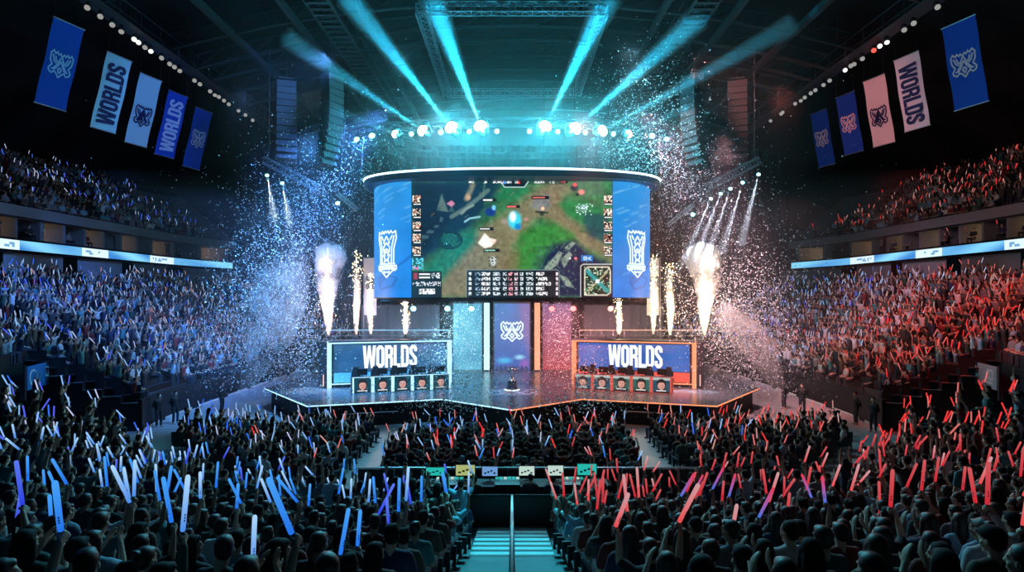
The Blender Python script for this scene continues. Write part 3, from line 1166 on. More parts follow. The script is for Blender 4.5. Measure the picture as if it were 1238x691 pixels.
def booth(sg):
    blue = sg < 0
    side = 'blue-lit' if blue else 'amber-lit'
    rot = radians(17.5) * (1 if blue else -1)
    led = led_c if blue else led_o
    # back wall with its lit frame; origin middle of the wall's foot
    C = (-7.75, 39.75, SZ) if blue else (7.72, 39.75, SZ)
    W_, H_ = 7.6, 2.88
    R_ = Rz(rot)
    b = empty('booth_back_wall', C, rot)
    tag(b, 'wide %s framed wall reading WORLDS behind the five player desks' % ('white-blue' if blue else 'orange'), 'booth')
    X3 = Matrix(((1, 0, 0), (0, 0, -1), (0, 1, 0)))      # x right, y up, out toward -Y
    mb = MB()
    mb.box((0, .35, H_ / 2), (W_ - .3, .5, H_ - .1), panel_edge)
    mb.box((0, .1, H_ + .02), (W_ + .1, 1.5, .08), mat('booth_roof', (.03, .035, .045), .5))
    mb.build('body', parent=b)
    p = Pic(64, 20, 2)
    n = p.noise(14, 5 if blue else 6)
    c0, c1 = (np.array(lin(22, 66, 112)), np.array(lin(60, 120, 170))) if blue else (np.array(lin(14, 78, 176)), np.array(lin(60, 120, 200)))
    p.a = (c0 * (1 - n[..., None]) + c1 * n[..., None]).astype(np.float32)
    for k in range(6):
        y = 3 + k * 2.2
        p.line([(3, y + 6), (9, y + 2), (16, y)], .9, (30, 110, 190), .8, .6)
    p.ell(48, 3, 16, 5, (110, 120, 170) if blue else (120, 110, 170), 1.0, .5)
    x0, x1, z0, z1 = -W_ / 2 + .28, W_ / 2 - .28, .95, H_ - .22
    p.mesh('display', lambda u, v: (x0 + (x1 - x0) * u, .08, z1 + (z0 - z1) * v), scr_m, b)['label'] = 'blue LED picture'
    mb = MB()
    mb.box((0, .085, .60), (x1 - x0, .03, .62), mat('booth_low_panel_b', lin(150, 205, 225), .5) if blue else mat('booth_low_panel_a', lin(230, 110, 90), .5))
    mb.build('low_panel', parent=b)
    mb = MB()
    polys_to(mb, word, X3, (-.05 if blue else .15, .07, 1.86), 3.42 / WW, 1.42, .035, emat('word_white', lin(245, 250, 255), 1.25))
    mb.build('lettering', parent=b)['label'] = 'white capitals spelling WORLDS'
    mb = MB()
    for s in (-1, 1):
        mb.box((s * W_ / 2, -.05, H_ / 2), (.26, .26, H_), led, bev=.02)
    mb.box((0, -.05, H_ - .06), (W_ + .26, .26, .16), led, bev=.02)
    mb.box((0, -.02, .22), (W_, .1, .06), led)
    mb.build('frame_light', parent=b)
    mb = MB()
    s = -1 if blue else 1
    mb.box((s * (W_ / 2 + .35), .55, H_ / 2), (.5, 1.3, H_), panel_edge)
    mb.box((s * (W_ / 2 + .35), -.12, .5), (.06, .03, .7), emat('guide_pink', lin(255, 200, 190), 1.2))
    mb.build('side_wing', parent=b)
    # desks
    wid = 1.17
    O = Vector((-6.55, 37.15, SZ)) if blue else Vector((6.55, 37.15, SZ))
    drot = radians(19) * (1 if blue else -1)
    Rd = Rz(drot)
    dm = mat('desk_dark', (.015, .016, .02), .4)
    for k in range(5):
        xk = (k - 2) * wid
        pos = O + Rd @ Vector((xk, 0, 0))
        d = empty('player_desk', pos, drot)
        nth = k + 1 if blue else 5 - k
        tag(d, '%s player desk with a portrait front, %s from the outer end of its row' % (side, ordinal(nth)), 'desk', 'player desks')
        mb = MB()
        mb.box((0, .40, .90), (wid - .01, .80, .05), dm, bev=.01)
        mb.box((-wid / 2 + .03, .40, .45), (.05, .78, .88), dm)
        mb.box((wid / 2 - .03, .40, .45), (.05, .78, .88), dm)
        mb.box((0, .03, .48), (wid - .02, .05, .86), dm)
        mb.build('body', parent=d)
        if nth == 1:
            mb = MB()
            mb.box(((-1 if blue else 1) * (wid / 2 + .02), .4, .48), (.04, .84, .94), mat('desk_end_b', (.02, .06, .14), .5) if blue else mat('desk_end_a', (.35, .05, .03), .5))
            mb.build('end_panel', parent=d)
        # printed front board, its portrait given a glow of its own
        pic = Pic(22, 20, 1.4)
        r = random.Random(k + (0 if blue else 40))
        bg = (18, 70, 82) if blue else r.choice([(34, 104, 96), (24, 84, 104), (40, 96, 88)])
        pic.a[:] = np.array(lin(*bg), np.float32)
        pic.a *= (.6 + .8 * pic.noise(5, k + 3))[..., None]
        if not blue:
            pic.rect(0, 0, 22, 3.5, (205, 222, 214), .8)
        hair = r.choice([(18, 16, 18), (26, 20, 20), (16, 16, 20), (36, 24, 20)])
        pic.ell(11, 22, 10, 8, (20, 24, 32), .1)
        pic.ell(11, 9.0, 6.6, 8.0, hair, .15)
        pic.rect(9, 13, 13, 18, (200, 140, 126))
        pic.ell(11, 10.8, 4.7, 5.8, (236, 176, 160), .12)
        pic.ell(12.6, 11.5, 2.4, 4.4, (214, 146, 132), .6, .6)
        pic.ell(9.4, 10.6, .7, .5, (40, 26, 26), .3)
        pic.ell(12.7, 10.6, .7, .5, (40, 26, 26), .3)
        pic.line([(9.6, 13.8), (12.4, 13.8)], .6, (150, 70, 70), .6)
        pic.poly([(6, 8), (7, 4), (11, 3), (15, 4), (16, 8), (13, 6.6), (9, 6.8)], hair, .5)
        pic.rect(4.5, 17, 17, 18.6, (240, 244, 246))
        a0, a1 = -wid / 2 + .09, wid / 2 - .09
        pic.mesh('front_board', lambda u, v: (a0 + (a1 - a0) * u, -.004, .93 - .86 * v), attr_mat('self_glow_portrait', .85), d)['label'] = 'portrait of a dark-haired person with an added glow'
        mb = MB()
        for s in (-1, 1):
            mb.box((s * (wid / 2 - .045), -.005, .48), (.09, .04, .9), led if blue else emat('amber_low', lin(226, 96, 84), .9))
        mb.box((0, -.005, .945), (wid, .04, .03), led if blue else emat('amber_low', lin(226, 96, 84), .9))
        mb.build('frame_light', parent=d)
        # monitor, seen from behind
        mp = pos + Rd @ Vector((.02, .38, .930))
        mo = empty('desk_monitor', mp, drot)
        tag(mo, 'black monitor with a pale back edge on the %s desk, %s from the outer end' % (side, ordinal(nth)), 'monitor', 'player monitors')
        mb = MB()
        mb.box((0, 0, .30), (.60, .05, .36), mat('monitor_black', (.008, .008, .01), .35), bev=.012)
        mb.build('body', parent=mo)
        mb = MB()
        mb.box((0, .05, .01), (.26, .2, .02), steel, bev=.005)
        mb.tube((0, .04, .01), (0, .03, .2), .025, steel, 8)
        mb.build('stand', parent=mo)
        mb = MB()
        mb.quad((-.28, .027, .14), (.28, .027, .14), (.28, .027, .46), (-.28, .027, .46), emat('monitor_glow', lin(120, 170, 220), 1.0))
        mb.build('screen', parent=mo)
        # chair behind
        cp = pos + Rd @ Vector((.02 + (.28 if not blue else -.28) * 1.0, 1.25, .012))
        ch = empty('gaming_chair', cp, drot + pi)
        tag(ch, 'black high-backed gaming chair behind the %s desk, %s from the outer end' % (side, ordinal(nth)), 'chair', 'player chairs')
        cm = mat('chair_black', (.014, .014, .018), .5)
        mb = MB()
        for q in range(5):
            a = 2 * pi * q / 5
            mb.tube((0, 0, .1), (.3 * cos(a), .3 * sin(a), .06), .03, steel, 6, .02)
            mb.tube((.3 * cos(a) - .02, .3 * sin(a), .035), (.3 * cos(a) + .02, .3 * sin(a), .035), .035, steel, 8)
        mb.tube((0, 0, .08), (0, 0, .42), .03, steel, 8)
        mb.build('base', parent=ch)
        mb = MB()
        mb.box((0, 0, .47), (.5, .5, .1), cm, bev=.03)
        mb.build('seat', parent=ch)
        mb = MB()
        mb.prism([(-.22, .5), (.22, .5), (.28, .85), (.27, 1.1), (.17, 1.22), (.15, 1.4), (-.15, 1.4), (-.17, 1.22), (-.27, 1.1), (-.28, .85)], -.05, .05, cm, Matrix(((1, 0, 0), (0, 0, -1), (0, 1, 0))), (0, -.24, 0))
        mb.build('backrest', parent=ch)
        for s in (-1, 1):
            mb = MB()
            mb.box((s * .3, .02, .68), (.08, .28, .04), cm, bev=.015)
            mb.tube((s * .3, 0, .48), (s * .3, 0, .66), .02, steel, 6)
            mb.build('armrest', parent=ch)


booth(-1)
booth(1)

# ---------------------------------------------------------------- middle backdrop, pillars, wings
b = empty('crest_banner_screen', (0, 47.9, SZ))
tag(b, 'tall blue centre screen with a white winged crest behind the trophy', 'screen')
p = Pic(42, 82, 2)
n = p.noise(18, 12)
t = (p.y / 82)[..., None]
p.a = (np.array(lin(74, 122, 190)) * (1 - t) + np.array(lin(34, 84, 170)) * t).astype(np.float32) * (.8 + .4 * n[..., None])
p.poly([(30, 0), (42, 0), (42, 60), (36, 40)], (150, 110, 170), 12, .7)
p.ell(12, 70, 12, 5, (60, 190, 240), .8)
p.ell(30, 66, 8, 4, (150, 220, 250), .8)
p.ell(36, 74, 8, 8, (150, 90, 190), .9)
for k in range(8):
    p.ell(3 + k * 5, 81, 2.2, 5, (20, 40, 90), .3)
p.a = p.a.astype(np.float32)
p.mesh('display', lambda u, v: (-1.36 + 2.72 * u, 0, 5.15 * (1 - v)), scr_m, b)
mb = MB()
mb.box((0, .1, 2.66), (2.9, .16, 5.3), panel_edge)
mb.build('casing', parent=b)
mb = MB()
lines_to(mb, CREST, Matrix(((1, 0, 0), (0, 0, -1), (0, 1, 0))), (0, -.01, 3.0), .84, .80, .11, .03, emat('crest_white_led', lin(226, 243, 255), 1.25))
mb.build('crest', parent=b)
for sg, led, nm in ((-1, emat('pillar_ice', lin(185, 245, 255), 1.6), 'ice-white'), (1, emat('pillar_amber', lin(255, 165, 130), 1.35), 'salmon-orange')):
    o = empty('light_pillar', (sg * 1.93, 47.4, SZ))
    tag(o, 'slim %s glowing pillar beside the blue centre screen' % nm, 'pillar')
    mb = MB()
    mb.box((0, 0, 2.6), (.42, .3, 5.2), led, bev=.03)
    mb.build('tube', parent=o)
    mb = MB()
    mb.box((0, .02, .05), (.6, .5, .1), steel, bev=.02)
    mb.box((0, .02, 5.24), (.5, .4, .08), steel, bev=.02)
    mb.build('cap', parent=o)
    # wing screen outside the pillar
    o = empty('wing_screen', (sg * (3.45 if sg < 0 else 3.5), 48.2, SZ))
    tag(o, 'tall %s wing screen outside the %s pillar' % (('cyan', nm) if sg < 0 else ('rose-violet', nm)), 'screen')
    p = Pic(40, 80, 1.5)
    n = p.noise(22, 40 + sg)
    t = (p.y / 80)[..., None]
    if sg < 0:
        p.a = (np.array(lin(40, 140, 190)) * (1 - n[..., None]) + np.array(lin(120, 215, 230)) * n[..., None])
    else:
        p.a = (np.array(lin(120, 100, 160)) * (1 - t) + np.array(lin(220, 84, 90)) * t) * (.6 + .5 * n[..., None])
    p.a = (p.a * (.9 if sg < 0 else .75)).astype(np.float32)
    p.mesh('display', lambda u, v: (-1.1 + 2.2 * u, 0, 5.15 * (1 - v)), scr_m, o)
    mb = MB()
    mb.box((0, .1, 2.66), (2.35, .16, 5.3), panel_edge)
    mb.build('casing', parent=o)
    # grey wide cloth panel further out
    o = empty('backdrop_panel', (sg * 9.1, 50.6, SZ))
    tag(o, 'grey cloth panel hung behind the %s booth' % ('blue-lit' if sg < 0 else 'amber-lit'), 'panel')
    cl = mat('grey_cloth', (0.30, 0.33, 0.40), 0.9)
    mb = MB()
    K = 40
    for k in range(K):
        x0_, x1_ = -3.2 + 6.4 * k / K, -3.2 + 6.4 * (k + 1) / K
        f = lambda x: .06 * sin(x * 9)
        mb.quad((x0_, f(x0_), 0), (x1_, f(x1_), 0), (x1_, f(x1_), 5.0), (x0_, f(x0_), 5.0), cl)
    mb.build('cloth', parent=o)
    mb = MB()
    mb.tube((-3.3, 0, 5.03), (3.3, 0, 5.03), .05, steel, 8)
    for x in (-3.25, 3.25):
        mb.tube((x, .1, 0), (x, .1, 5.05), .05, steel, 8)
    mb.build('frame', parent=o)
    # lit hand rail above the booth
    o = empty('lit_truss_rail', (sg * 9.2, 45.0, SZ))
    tag(o, 'pale lit truss rail standing behind the %s booth' % ('blue-lit' if sg < 0 else 'amber-lit'), 'truss')
    mb = MB()
    rm = emat('rail_b', lin(150, 205, 240), .9) if sg < 0 else emat('rail_a', lin(240, 190, 160), .9)
    mb.tube((-4.3, 0, 3.25), (4.6, 0, 3.25), .045, rm, 6)
    mb.build('light_tube', parent=o)
    mb = MB()
    mb.tube((-4.3, 0, 2.85), (4.6, 0, 2.85), .03, alu, 6)
    for k in range(12):
        x = -4.3 + 8.9 * k / 11
        mb.tube((x, 0, .01 if k % 4 == 0 else 2.85), (x, 0, 3.2), .03, alu, 6)
        if k < 11:
            mb.tube((x, 0, 2.85), (x + 8.9 / 11, 0, 3.2), .02, alu, 5)
    mb.build('frame', parent=o)
    # white narrow flag behind the screen's outer edge
    o = empty('feather_flag', (sg * 9.7, 42.6, SZ))
    tag(o, 'narrow white upright flag peeking out beside the %s edge of the screen' % ('blue-lit' if sg < 0 else 'amber-lit'), 'flag')
    mb = MB()
    fm = mat('flag_white', (.75, .75, .78), .8)
    for k in range(14):
        z0_, z1_ = 4.4 + 3.9 * k / 14, 4.4 + 3.9 * (k + 1) / 14
        g = lambda z: .06 * sin(z * 2.2)
        mb.quad((-.45, g(z0_), z0_), (.4, g(z0_) + .05, z0_), (.4, g(z1_) + .05, z1_), (-.45, g(z1_), z1_), fm)
    mb.build('cloth', parent=o)
    mb = MB()
    mb.tube((-.48 * sg * -1, 0, .01), (-.48 * sg * -1, 0, 8.4), .03, alu, 8)
    mb.tube((-.5, 0, 8.32), (.45, 0, 8.32), .02, alu, 6)
    mb.build('pole', parent=o)
    mb = MB()
    lines_to(mb, CREST, Matrix(((1, 0, 0), (0, 0, -1), (0, 1, 0))), (0, -.09, 6.6), .3, .5, .06, .012, mat('flag_print', (.08, .10, .16), .7))
    mb.build('print', parent=o)

# trophy on its plinth
tr = empty('trophy', (0, 37.9, SZ + .534))
tag(tr, 'tall silver trophy cup standing on a dark plinth at centre stage', 'trophy')
silver = mat('silver', (0.75, 0.78, 0.82), 0.18, 1.0)
mb = MB()
mb.lathe([(.20, 0), (.20, .05), (.14, .09), (.10, .2), (.09, .32), (.13, .42), (.20, .55), (.24, .68), (.25, .78), (.22, .78), (.17, .6)], (0, 0, 0), silver, 24)
mb.build('cup', parent=tr, smooth=True)
for s in (-1, 1):
    mb = MB()
    mb.path([(s * .2, 0, .5), (s * .34, 0, .6), (s * .36, 0, .74), (s * .25, 0, .84), (s * .2, 0, .76)], .022, silver, 8)
    mb.build('handle', parent=tr, smooth=True)
mb = MB()
mb.lathe([(.0, 0), (.06, .02), (.03, .08), (.05, .13), (0, .2)], (0, 0, .76), silver, 14)
mb.build('finial', parent=tr, smooth=True)
pl = empty('trophy_plinth', (0, 37.9, SZ + .012))
tag(pl, 'dark round plinth under the silver trophy', 'plinth')
mb = MB()
mb.lathe([(.42, 0), (.42, .06), (.34, .1), (.28, .3), (.27, .5), (.25, .52)], (0, 0, 0), mat('plinth', (.05, .055, .07), .3), 8)
mb.build('body', parent=pl)
mb = MB()
mb.lathe([(.46, 0), (.46, .03), (.43, .03)], (0, 0, 0), led_w, 24)
mb.build('foot_light', parent=pl)
# ================================================================= RIGGING, LAMPS, EFFECTS
black = mat('fixture_black', (.015, .016, .018), .45)
lens_white = emat('lens_white', lin(200, 255, 252), 40.0)
lens_small = emat('lens_small', lin(150, 235, 250), 5.0)


def light(kind, name, loc, energy, col, target=None, size=None, blend=.4, soft=.2, spec=1.0):
    l = bpy.data.lights.new(name, kind)
    l.energy = energy
    l.color = col
    if kind == 'SPOT':
        l.spot_size = radians(size)
        l.spot_blend = blend
    if kind == 'AREA':
        l.size = size or 1
    else:
        l.shadow_soft_size = soft
    l.specular_factor = spec
    o = bpy.data.objects.new(name, l)
    COL.objects.link(o)
    o.location = loc
    if target is not None:
        o.rotation_euler = (Vector(target) - Vector(loc)).to_track_quat('-Z', 'Y').to_euler()
    return o


def moving_head(loc, aim, lab, size=1.0, lens=None, group=None, cat='stage light', name='moving_head_lamp'):
    """fixture hanging at loc, its head turned towards aim"""
    t = empty(name, loc)
    mb = MB()
    mb.box((0, 0, .36 * size), (.34 * size, .26 * size, .14 * size), black, bev=.02 * size)
    mb.tube((0, 0, .42 * size), (0, 0, .52 * size), .04 * size, steel, 8)
    mb.build('base', parent=t)
    mb = MB()
    for s in (-1, 1):
        mb.box((s * .21 * size, 0, .14 * size), (.04 * size, .12 * size, .36 * size), black, bev=.01 * size)
    mb.box((0, 0, .29 * size), (.42 * size, .12 * size, .05 * size), black)
    mb.build('yoke', parent=t)
    d = (Vector(aim) - Vector(loc)).normalized()
    M = d.to_track_quat('Z', 'Y').to_matrix()
    mb = MB()
    mb.lathe([(.06 * size, -.2 * size), (.13 * size, -.17 * size), (.15 * size, -.06 * size), (.17 * size, .04 * size), (.17 * size, .08 * size), (.15 * size, .08 * size)], (0, 0, 0), black, 16, M)
    mb.build('head', parent=t, smooth=True)
    mb = MB()
    mb.lathe([(.15 * size, .08 * size), (.21 * size, .14 * size), (.23 * size, .22 * size), (.20 * size, .31 * size), (.11 * size, .38 * size), (0, .40 * size)], (0, 0, 0), lens or lens_white, 16, M)
    mb.build('lens', parent=t, smooth=True)
    tag(t, lab, cat, group)
    return t


def beam(name, p0, p1, r1, dens, col, energy, lab, st=.35, col_v=(1, 1, 1), blend=.6, r0=.1):
    """haze lit by the lamp at p0"""
    p0, p1 = Vector(p0), Vector(p1)
    d = (p1 - p0)
    L = d.length
    d.normalize()
    M = d.to_track_quat('Z', 'Y').to_matrix()
    mb = MB()
    mb.lathe([(r0, st)] + [(r0 + (r1 * 1.1 - r0) * k / 6, st + (L - st) * k / 6) for k in range(1, 7)], p0, vol_mat(name + '_haze_%g' % dens, dens, col_v), 20, M)
    o = mb.build(name)
    o['kind'] = 'stuff'
    tag(o, lab, 'light beam')
    ang = math.degrees(2 * math.atan((r1) / L))
    light('SPOT', 'beam_light', p0 + d * (st + .02), energy, col, p1, ang, blend, .025)
    return o


# ---------------------------------------------------------------- oval lamp truss above the canopy
LZ = 16.55
tr_pts = [sup(2 * pi * k / 60, 10.4, 4.4, 2.3) for k in range(60)]
o = empty('oval_lamp_truss', (0, 41.3, LZ + .6))
tag(o, 'oval black lamp truss hanging over the canopy', 'truss')
mb = MB()
for s, zz in ((.985, 0), (1.03, 0), (.985, .42), (1.03, .42)):
    mb.path([(x * s, y * s, zz) for x, y in tr_pts], .03, steel, 6, True)
for k in range(60):
    a, b = tr_pts[k], tr_pts[(k + 1) % 60]
    mb.tube((a[0] * .985, a[1] * .985, 0), (b[0] * .985, b[1] * .985, .42), .015, steel, 4)
    mb.tube((a[0] * 1.03, a[1] * 1.03, .42), (b[0] * 1.03, b[1] * 1.03, 0), .015, steel, 4)
    mb.tube((a[0] * .985, a[1] * .985, 0), (a[0] * 1.03, a[1] * 1.03, 0), .015, steel, 4)
mb.build('lattice', parent=o)
mb = MB()
for k in (5, 12, 18, 25, 35, 42, 48, 55):
    mb.tube((tr_pts[k][0], tr_pts[k][1], .4), (tr_pts[k][0], tr_pts[k][1], 8.0), .015, steel, 5)
mb.build('cable', parent=o)
CY_ = (.0, .80, .86)
CYAN = (0.02, 0.72, 0.85)


def lamp_y(px):
    # depth along the front half of the oval where the sight line px meets it
    best = None
    for k in range(600):
        a = pi + pi * k / 600
        x, y = sup(a, 10.4, 4.4, 2.3)
        e = abs(CX + F * x / (y + 40.4) - px)
        if best is None or e < best[0]:
            best = (e, x, y + 40.4)
    return best[1], best[2]


BIG = [(583, 2, 55000), (656, 2, 55000), (550, 2, 42000), (690, 2, 42000), (516, 1.7, 20000), (723, 1.7, 20000), (481, 1.2, 9000), (757, 1.2, 9000), (451, 1.0, 4000), (787, 1.0, 4000), (433, .9, 2500), (804, .9, 2500)]
ends = {583: (521, -6, 24, .8), 656: (737, -6, 24, .8), 550: (418, -6, 24, .75), 690: (846, 20, 23, .75), 516: (345, 45, 22, .6), 723: (960, 28, 22, .6), 481: (405, 132, 18.6, .28), 757: (832, 130, 18.6, .28)}
names = {583: 'innermost', 550: 'second', 516: 'third', 481: 'fourth', 451: 'fifth', 433: 'sixth', 656: 'innermost', 690: 'second', 723: 'third', 757: 'fourth', 787: 'fifth', 804: 'sixth'}
for px, size, en in BIG:
    x, y = lamp_y(px)
    side = 'blue' if x < 0 else 'red'
    if px in ends:
        ex, ey, ez, er = ends[px]
        Y = (ez - EYE) * F / (CY - ey)
        tgt = at(ex, ey, Y)
    else:
        tgt = Vector((x * 1.8, y - 14, 30))
    moving_head((x, y, LZ), tgt, 'bright cyan-white beam lamp, %s from the gap on the %s half of the oval truss' % (names[px], side), size * .8, lens_white if size > 1.1 else lens_small, 'oval truss lamps')
    mb = MB()
    mb.tube((x, y - 41.3, -.10), (x, y - 41.3, .12), .03, steel, 6)
    mb.tube((x, y - 41.3, .1), (x * .99, y - 40.4, .1), .03, steel, 6)
    mb.build('arm', parent=bpy.data.objects['oval_lamp_truss'])
    gl = light('POINT', 'lamp_glow', (x, y - .35, LZ), en * .038, (.05, .74, .95), soft=.22)
    if px in ends:
        be = {583: 420000, 656: 420000, 550: 330000, 690: 300000, 516: 130000, 723: 150000, 481: 16000, 757: 22000}[px]
        beam('light_beam', (x, y, LZ), tgt, er, .13, (.015, .50, .86), be * .3,
             'cyan light beam in haze from the %s lamp of the %s half, fanning up to the roof' % (names[px], side), st=.46 * size * .8)
for i, px in enumerate((498, 533, 567, 601, 640, 674, 707, 741)):
    x, y = lamp_y(px)
    k = [4, 3, 2, 1, 1, 2, 3, 4][i]
    moving_head((x, y, LZ), (x, y - 8, LZ - 1), 'small cyan spot between the big lamps, %s from the gap, %s half' % (ordinal(k), 'blue' if i < 4 else 'red'), .6, lens_small, 'small truss spots')

# haze over the rig, the volume the lamps glow in
mb = MB()
mb.box((0, 41, 19.5), (34, 20, 11.5), vol_mat('rig_haze', .0035, (1, 1, 1)))
o = mb.build('haze')
tag(o, 'thin cyan-lit haze hanging around the lamps under the roof', 'haze', kind='stuff')

mb = MB()  # denser haze added in place of the lamps' lens bloom
mb.lathe([(sin(pi * k / 12), -cos(pi * k / 12)) for k in range(13)], (0, 0, 0), vol_mat('lamp_bloom_haze', .036, (1, 1, 1), noise=.12, lo=.1, hi=.5, radial=(13.5, 7.0, 4.2)), 24)
mb.v = [(x * 13.5, y * 7.0, z * 4.2) for x, y, z in mb.v]
o = mb.build('haze')
o.location = (0, 38.2, 16.6)
tag(o, 'denser haze added around the row of big lamps for their cyan bloom', 'haze', kind='stuff')
mb = MB()
mb.box((0, 42, 7.6), (44, 19, 12.2), vol_mat('stage_haze', .0045, (1, 1, 1)))
o = mb.build('haze')
tag(o, 'thin blue and rose haze hanging over the stage', 'haze', kind='stuff')

# ---------------------------------------------------------------- square box truss
o = empty('square_box_truss', (0, 41.5, 23))
tag(o, 'large square lattice truss hung below the middle of the roof', 'truss')
tz = mat('truss_grey', (.22, .24, .27), .4, .6)


def lattice(mb, a, b, w, m, n=None, r=.035):
    a, b = Vector(a), Vector(b)
    d = (b - a).normalized()
    s = d.cross(Vector((0, 0, 1))).normalized() * w / 2
    u = s.cross(d).normalized() * w / 2
    C = [s + u, s - u, -s - u, -s + u]
    for c in C:
        mb.tube(a + c, b + c, r, m, 6)
    L = (b - a).length
    n = n or max(2, int(L / w))
    for k in range(n):
        p, q = a + d * L * k / n, a + d * L * (k + 1) / n
        for i in range(4):
            c0, c1 = C[i], C[(i + 1) % 4]
            if k % 2:
                c0, c1 = c1, c0
            mb.tube(p + c0, q + c1, r * .6, m, 4)
            mb.tube(p + C[i], p + C[(i + 1) % 4], r * .6, m, 4)


for nm, a, b in (('front_beam', (-5.1, -7, 0), (5.1, -7, 0)), ('rear_beam', (-5.1, 7.4, 0), (5.1, 7.4, 0)), ('side_beam', (-5.1, -7, 0), (-5.1, 7.4, 0)), ('side_beam', (5.1, -7, 0), (5.1, 7.4, 0))):
    mb = MB()
    lattice(mb, a, b, .55, tz)
    mb.build(nm, parent=o)

# ---------------------------------------------------------------- line arrays
cab = mat('speaker_black', (.018, .02, .023), .6)
grille = mat('speaker_grille', (.14, .155, .17), .4, .5)
grille_d = mat('speaker_grille_dark', (.03, .033, .037), .5)
for sg in (-1, 1):
    side = 'blue' if sg < 0 else 'red'
    for X, Y, ztop, n, big in ((11.1, 38.2, 20.6, 13, True), (14.9, 41.0, 21.2, 12, False)):
        o = empty('line_array_speaker', (sg * X, Y, ztop))
        tag(o, 'curved hanging column of black loudspeakers, %s, on the %s-lit side' % ('inner and cyan-edged' if big else 'outer and darker', side), 'loudspeaker')
        z, xx, tilt = 0.0, 0.0, radians(4)
        ro = Rz(sg * radians(-62 if big else -20))
        for k in range(n):
            h = .44
            tilt2 = radians(-3) + radians(1.2) * k + (radians(.28) * k * k if k > 5 else 0) * .25
            T = Matrix.Rotation(-tilt2, 3, 'X')
            mb = MB()
            Rr = ro @ T
            mb.box(Vector((0, 0, z - h / 2)) + ro @ Vector((0, xx, 0)), (1.25, .75, h - .03), cab, Rr, .02)
            c = mb.build('cabinet', parent=o)
            mb = MB()
            mb.box(Vector((0, 0, z - h / 2)) + ro @ Vector((0, xx, 0)) + Rr @ Vector((0, -.385, 0)), (1.2, .02, h - .06), grille if big else grille_d, Rr)
            g = mb.build('grille', parent=c)
            z -= h * cos(tilt2)
            xx += h * sin(tilt2) * 1.0
        mb = MB()
        mb.box((0, 0, .15), (1.0, .5, .08), steel, ro)
        mb.tube((0, 0, .15), (0, 0, 5.2), .02, steel, 5)
        mb.build('frame', parent=o)

# ---------------------------------------------------------------- side trusses with spots
for sg in (-1, 1):
    side = 'blue' if sg < 0 else 'red'
    a = Vector((sg * 15.2, 38.0, 15.35))
    b = Vector((sg * 12.3, 39.5, 13.85))
    o = empty('side_lamp_truss', a)
    tag(o, 'short sloping lattice truss with spots beyond the line array, %s-lit side' % side, 'truss')
    mb = MB()
    lattice(mb, (0, 0, 0), b - a, .4, tz, 9, .028)
    mb.build('lattice', parent=o)
    mb = MB()
    for f in (.1, .9):
        p = (b - a) * f
        mb.tube(p, p + Vector((0, 0, 8)), .015, steel, 5)
    mb.build('cable', parent=o)
    fr = (.02, .30, .52, .70, .88) if sg > 0 else (.05, .32)
    for k, f in enumerate(fr):
        p = a + (b - a) * f + Vector((0, 0, -.75))
        tgt = p + (Vector((-1.6 - .25 * k, -.5, -5.6)) if sg > 0 else Vector((1.1, -.3, -5.6)))
        moving_head(p, tgt, 'white spot under the sloping truss, %s from its outer end, %s-lit side' % (ordinal(k + 1), side), .5, lens_small, 'side truss spots')
        beam('light_beam', p, p + (tgt - p) * (.8 if sg > 0 else .5), .36, .05, (.75, .82, 1.0) if sg > 0 else (.6, .8, 1.0), 30000 if sg > 0 else 16000,
             'pale downward light beam, %s from the outer end of the sloping truss, %s-lit side' % (ordinal(k + 1), side), st=.25, r0=.05)
    # little bar truss nearer the screen with one lamp
    p0, p1 = ((-10.9, 38.8, 13.4), (-9.85, 39.6, 12.5)) if sg < 0 else ((11.3, 38.8, 12.7), (9.9, 39.6, 11.5))
    o = empty('bar_truss', p0)
    tag(o, 'small bright bar truss right beside the screen edge on the %s-lit side' % side, 'truss')
    mb = MB()
    lattice(mb, (0, 0, 0), Vector(p1) - Vector(p0), .2, alu, 8, .02)
    mb.build('lattice', parent=o)
    mb = MB()
    mb.tube((0, 0, 0), (0, 3.2, 9), .012, steel, 5)
    e = Vector(p1) - Vector(p0)
    mb.tube(e, e + Vector((0, 3.2, 10)), .012, steel, 5)
    mb.build('cable', parent=o)
    q = Vector(p0) + Vector((0, -.2, -.5))
    moving_head(q, q + Vector((-sg * 2, -1, -4)), 'white spot on the small bar truss beside the screen, %s-lit side' % side, .6, lens_small, 'side truss spots')

# lamps under the screen
for px, col, nm, en in ((500, (.35, .85, 1), 'ice blue', 700), (541, (.35, .85, 1), 'ice blue', 1800), (570, (.3, .85, 1), 'ice blue', 1800), (667, (1, .12, .12), 'red', 1800), (693, (1, .12, .12), 'red', 900), (738, (1, .35, .3), 'pale red', 500)):
    x = (px - CX) / F * 37.6
    lm = emat('under_lens_' + nm.replace(' ', '_'), col, 5 if en > 1000 else 3)
    moving_head((x, 37.6, 6.35), (x * .9, 30, 1), '%s spot under the screen edge, %s from the screen centre' % (nm, {500: 'third', 541: 'second', 570: 'first', 667: 'first', 693: 'second', 738: 'third'}[px]), .75, lm, 'under-screen spots')
    light('SPOT', 'under_spot', (x, 37.4, 6.3), en * .4, col, (x * 1.1, 36.0, 1.3), 80, .8, .1)
o = empty('under_screen_bar', (0, 37.7, 6.72))
tag(o, 'black lamp bar along the underside of the screen', 'lamp bar')
mb = MB()
mb.tube((-8, 0, 0), (8, 0, 0), .04, steel, 8)
mb.tube((-8, .25, .1), (8, .25, .1), .04, steel, 8)
mb.build('pipe', parent=o)
mb = MB()
for k in range(9):
    mb.tube((-8 + 2 * k, 0, 0), (-8 + 2 * k, .25, .1), .02, steel, 6)
mb.build('bracket', parent=o)

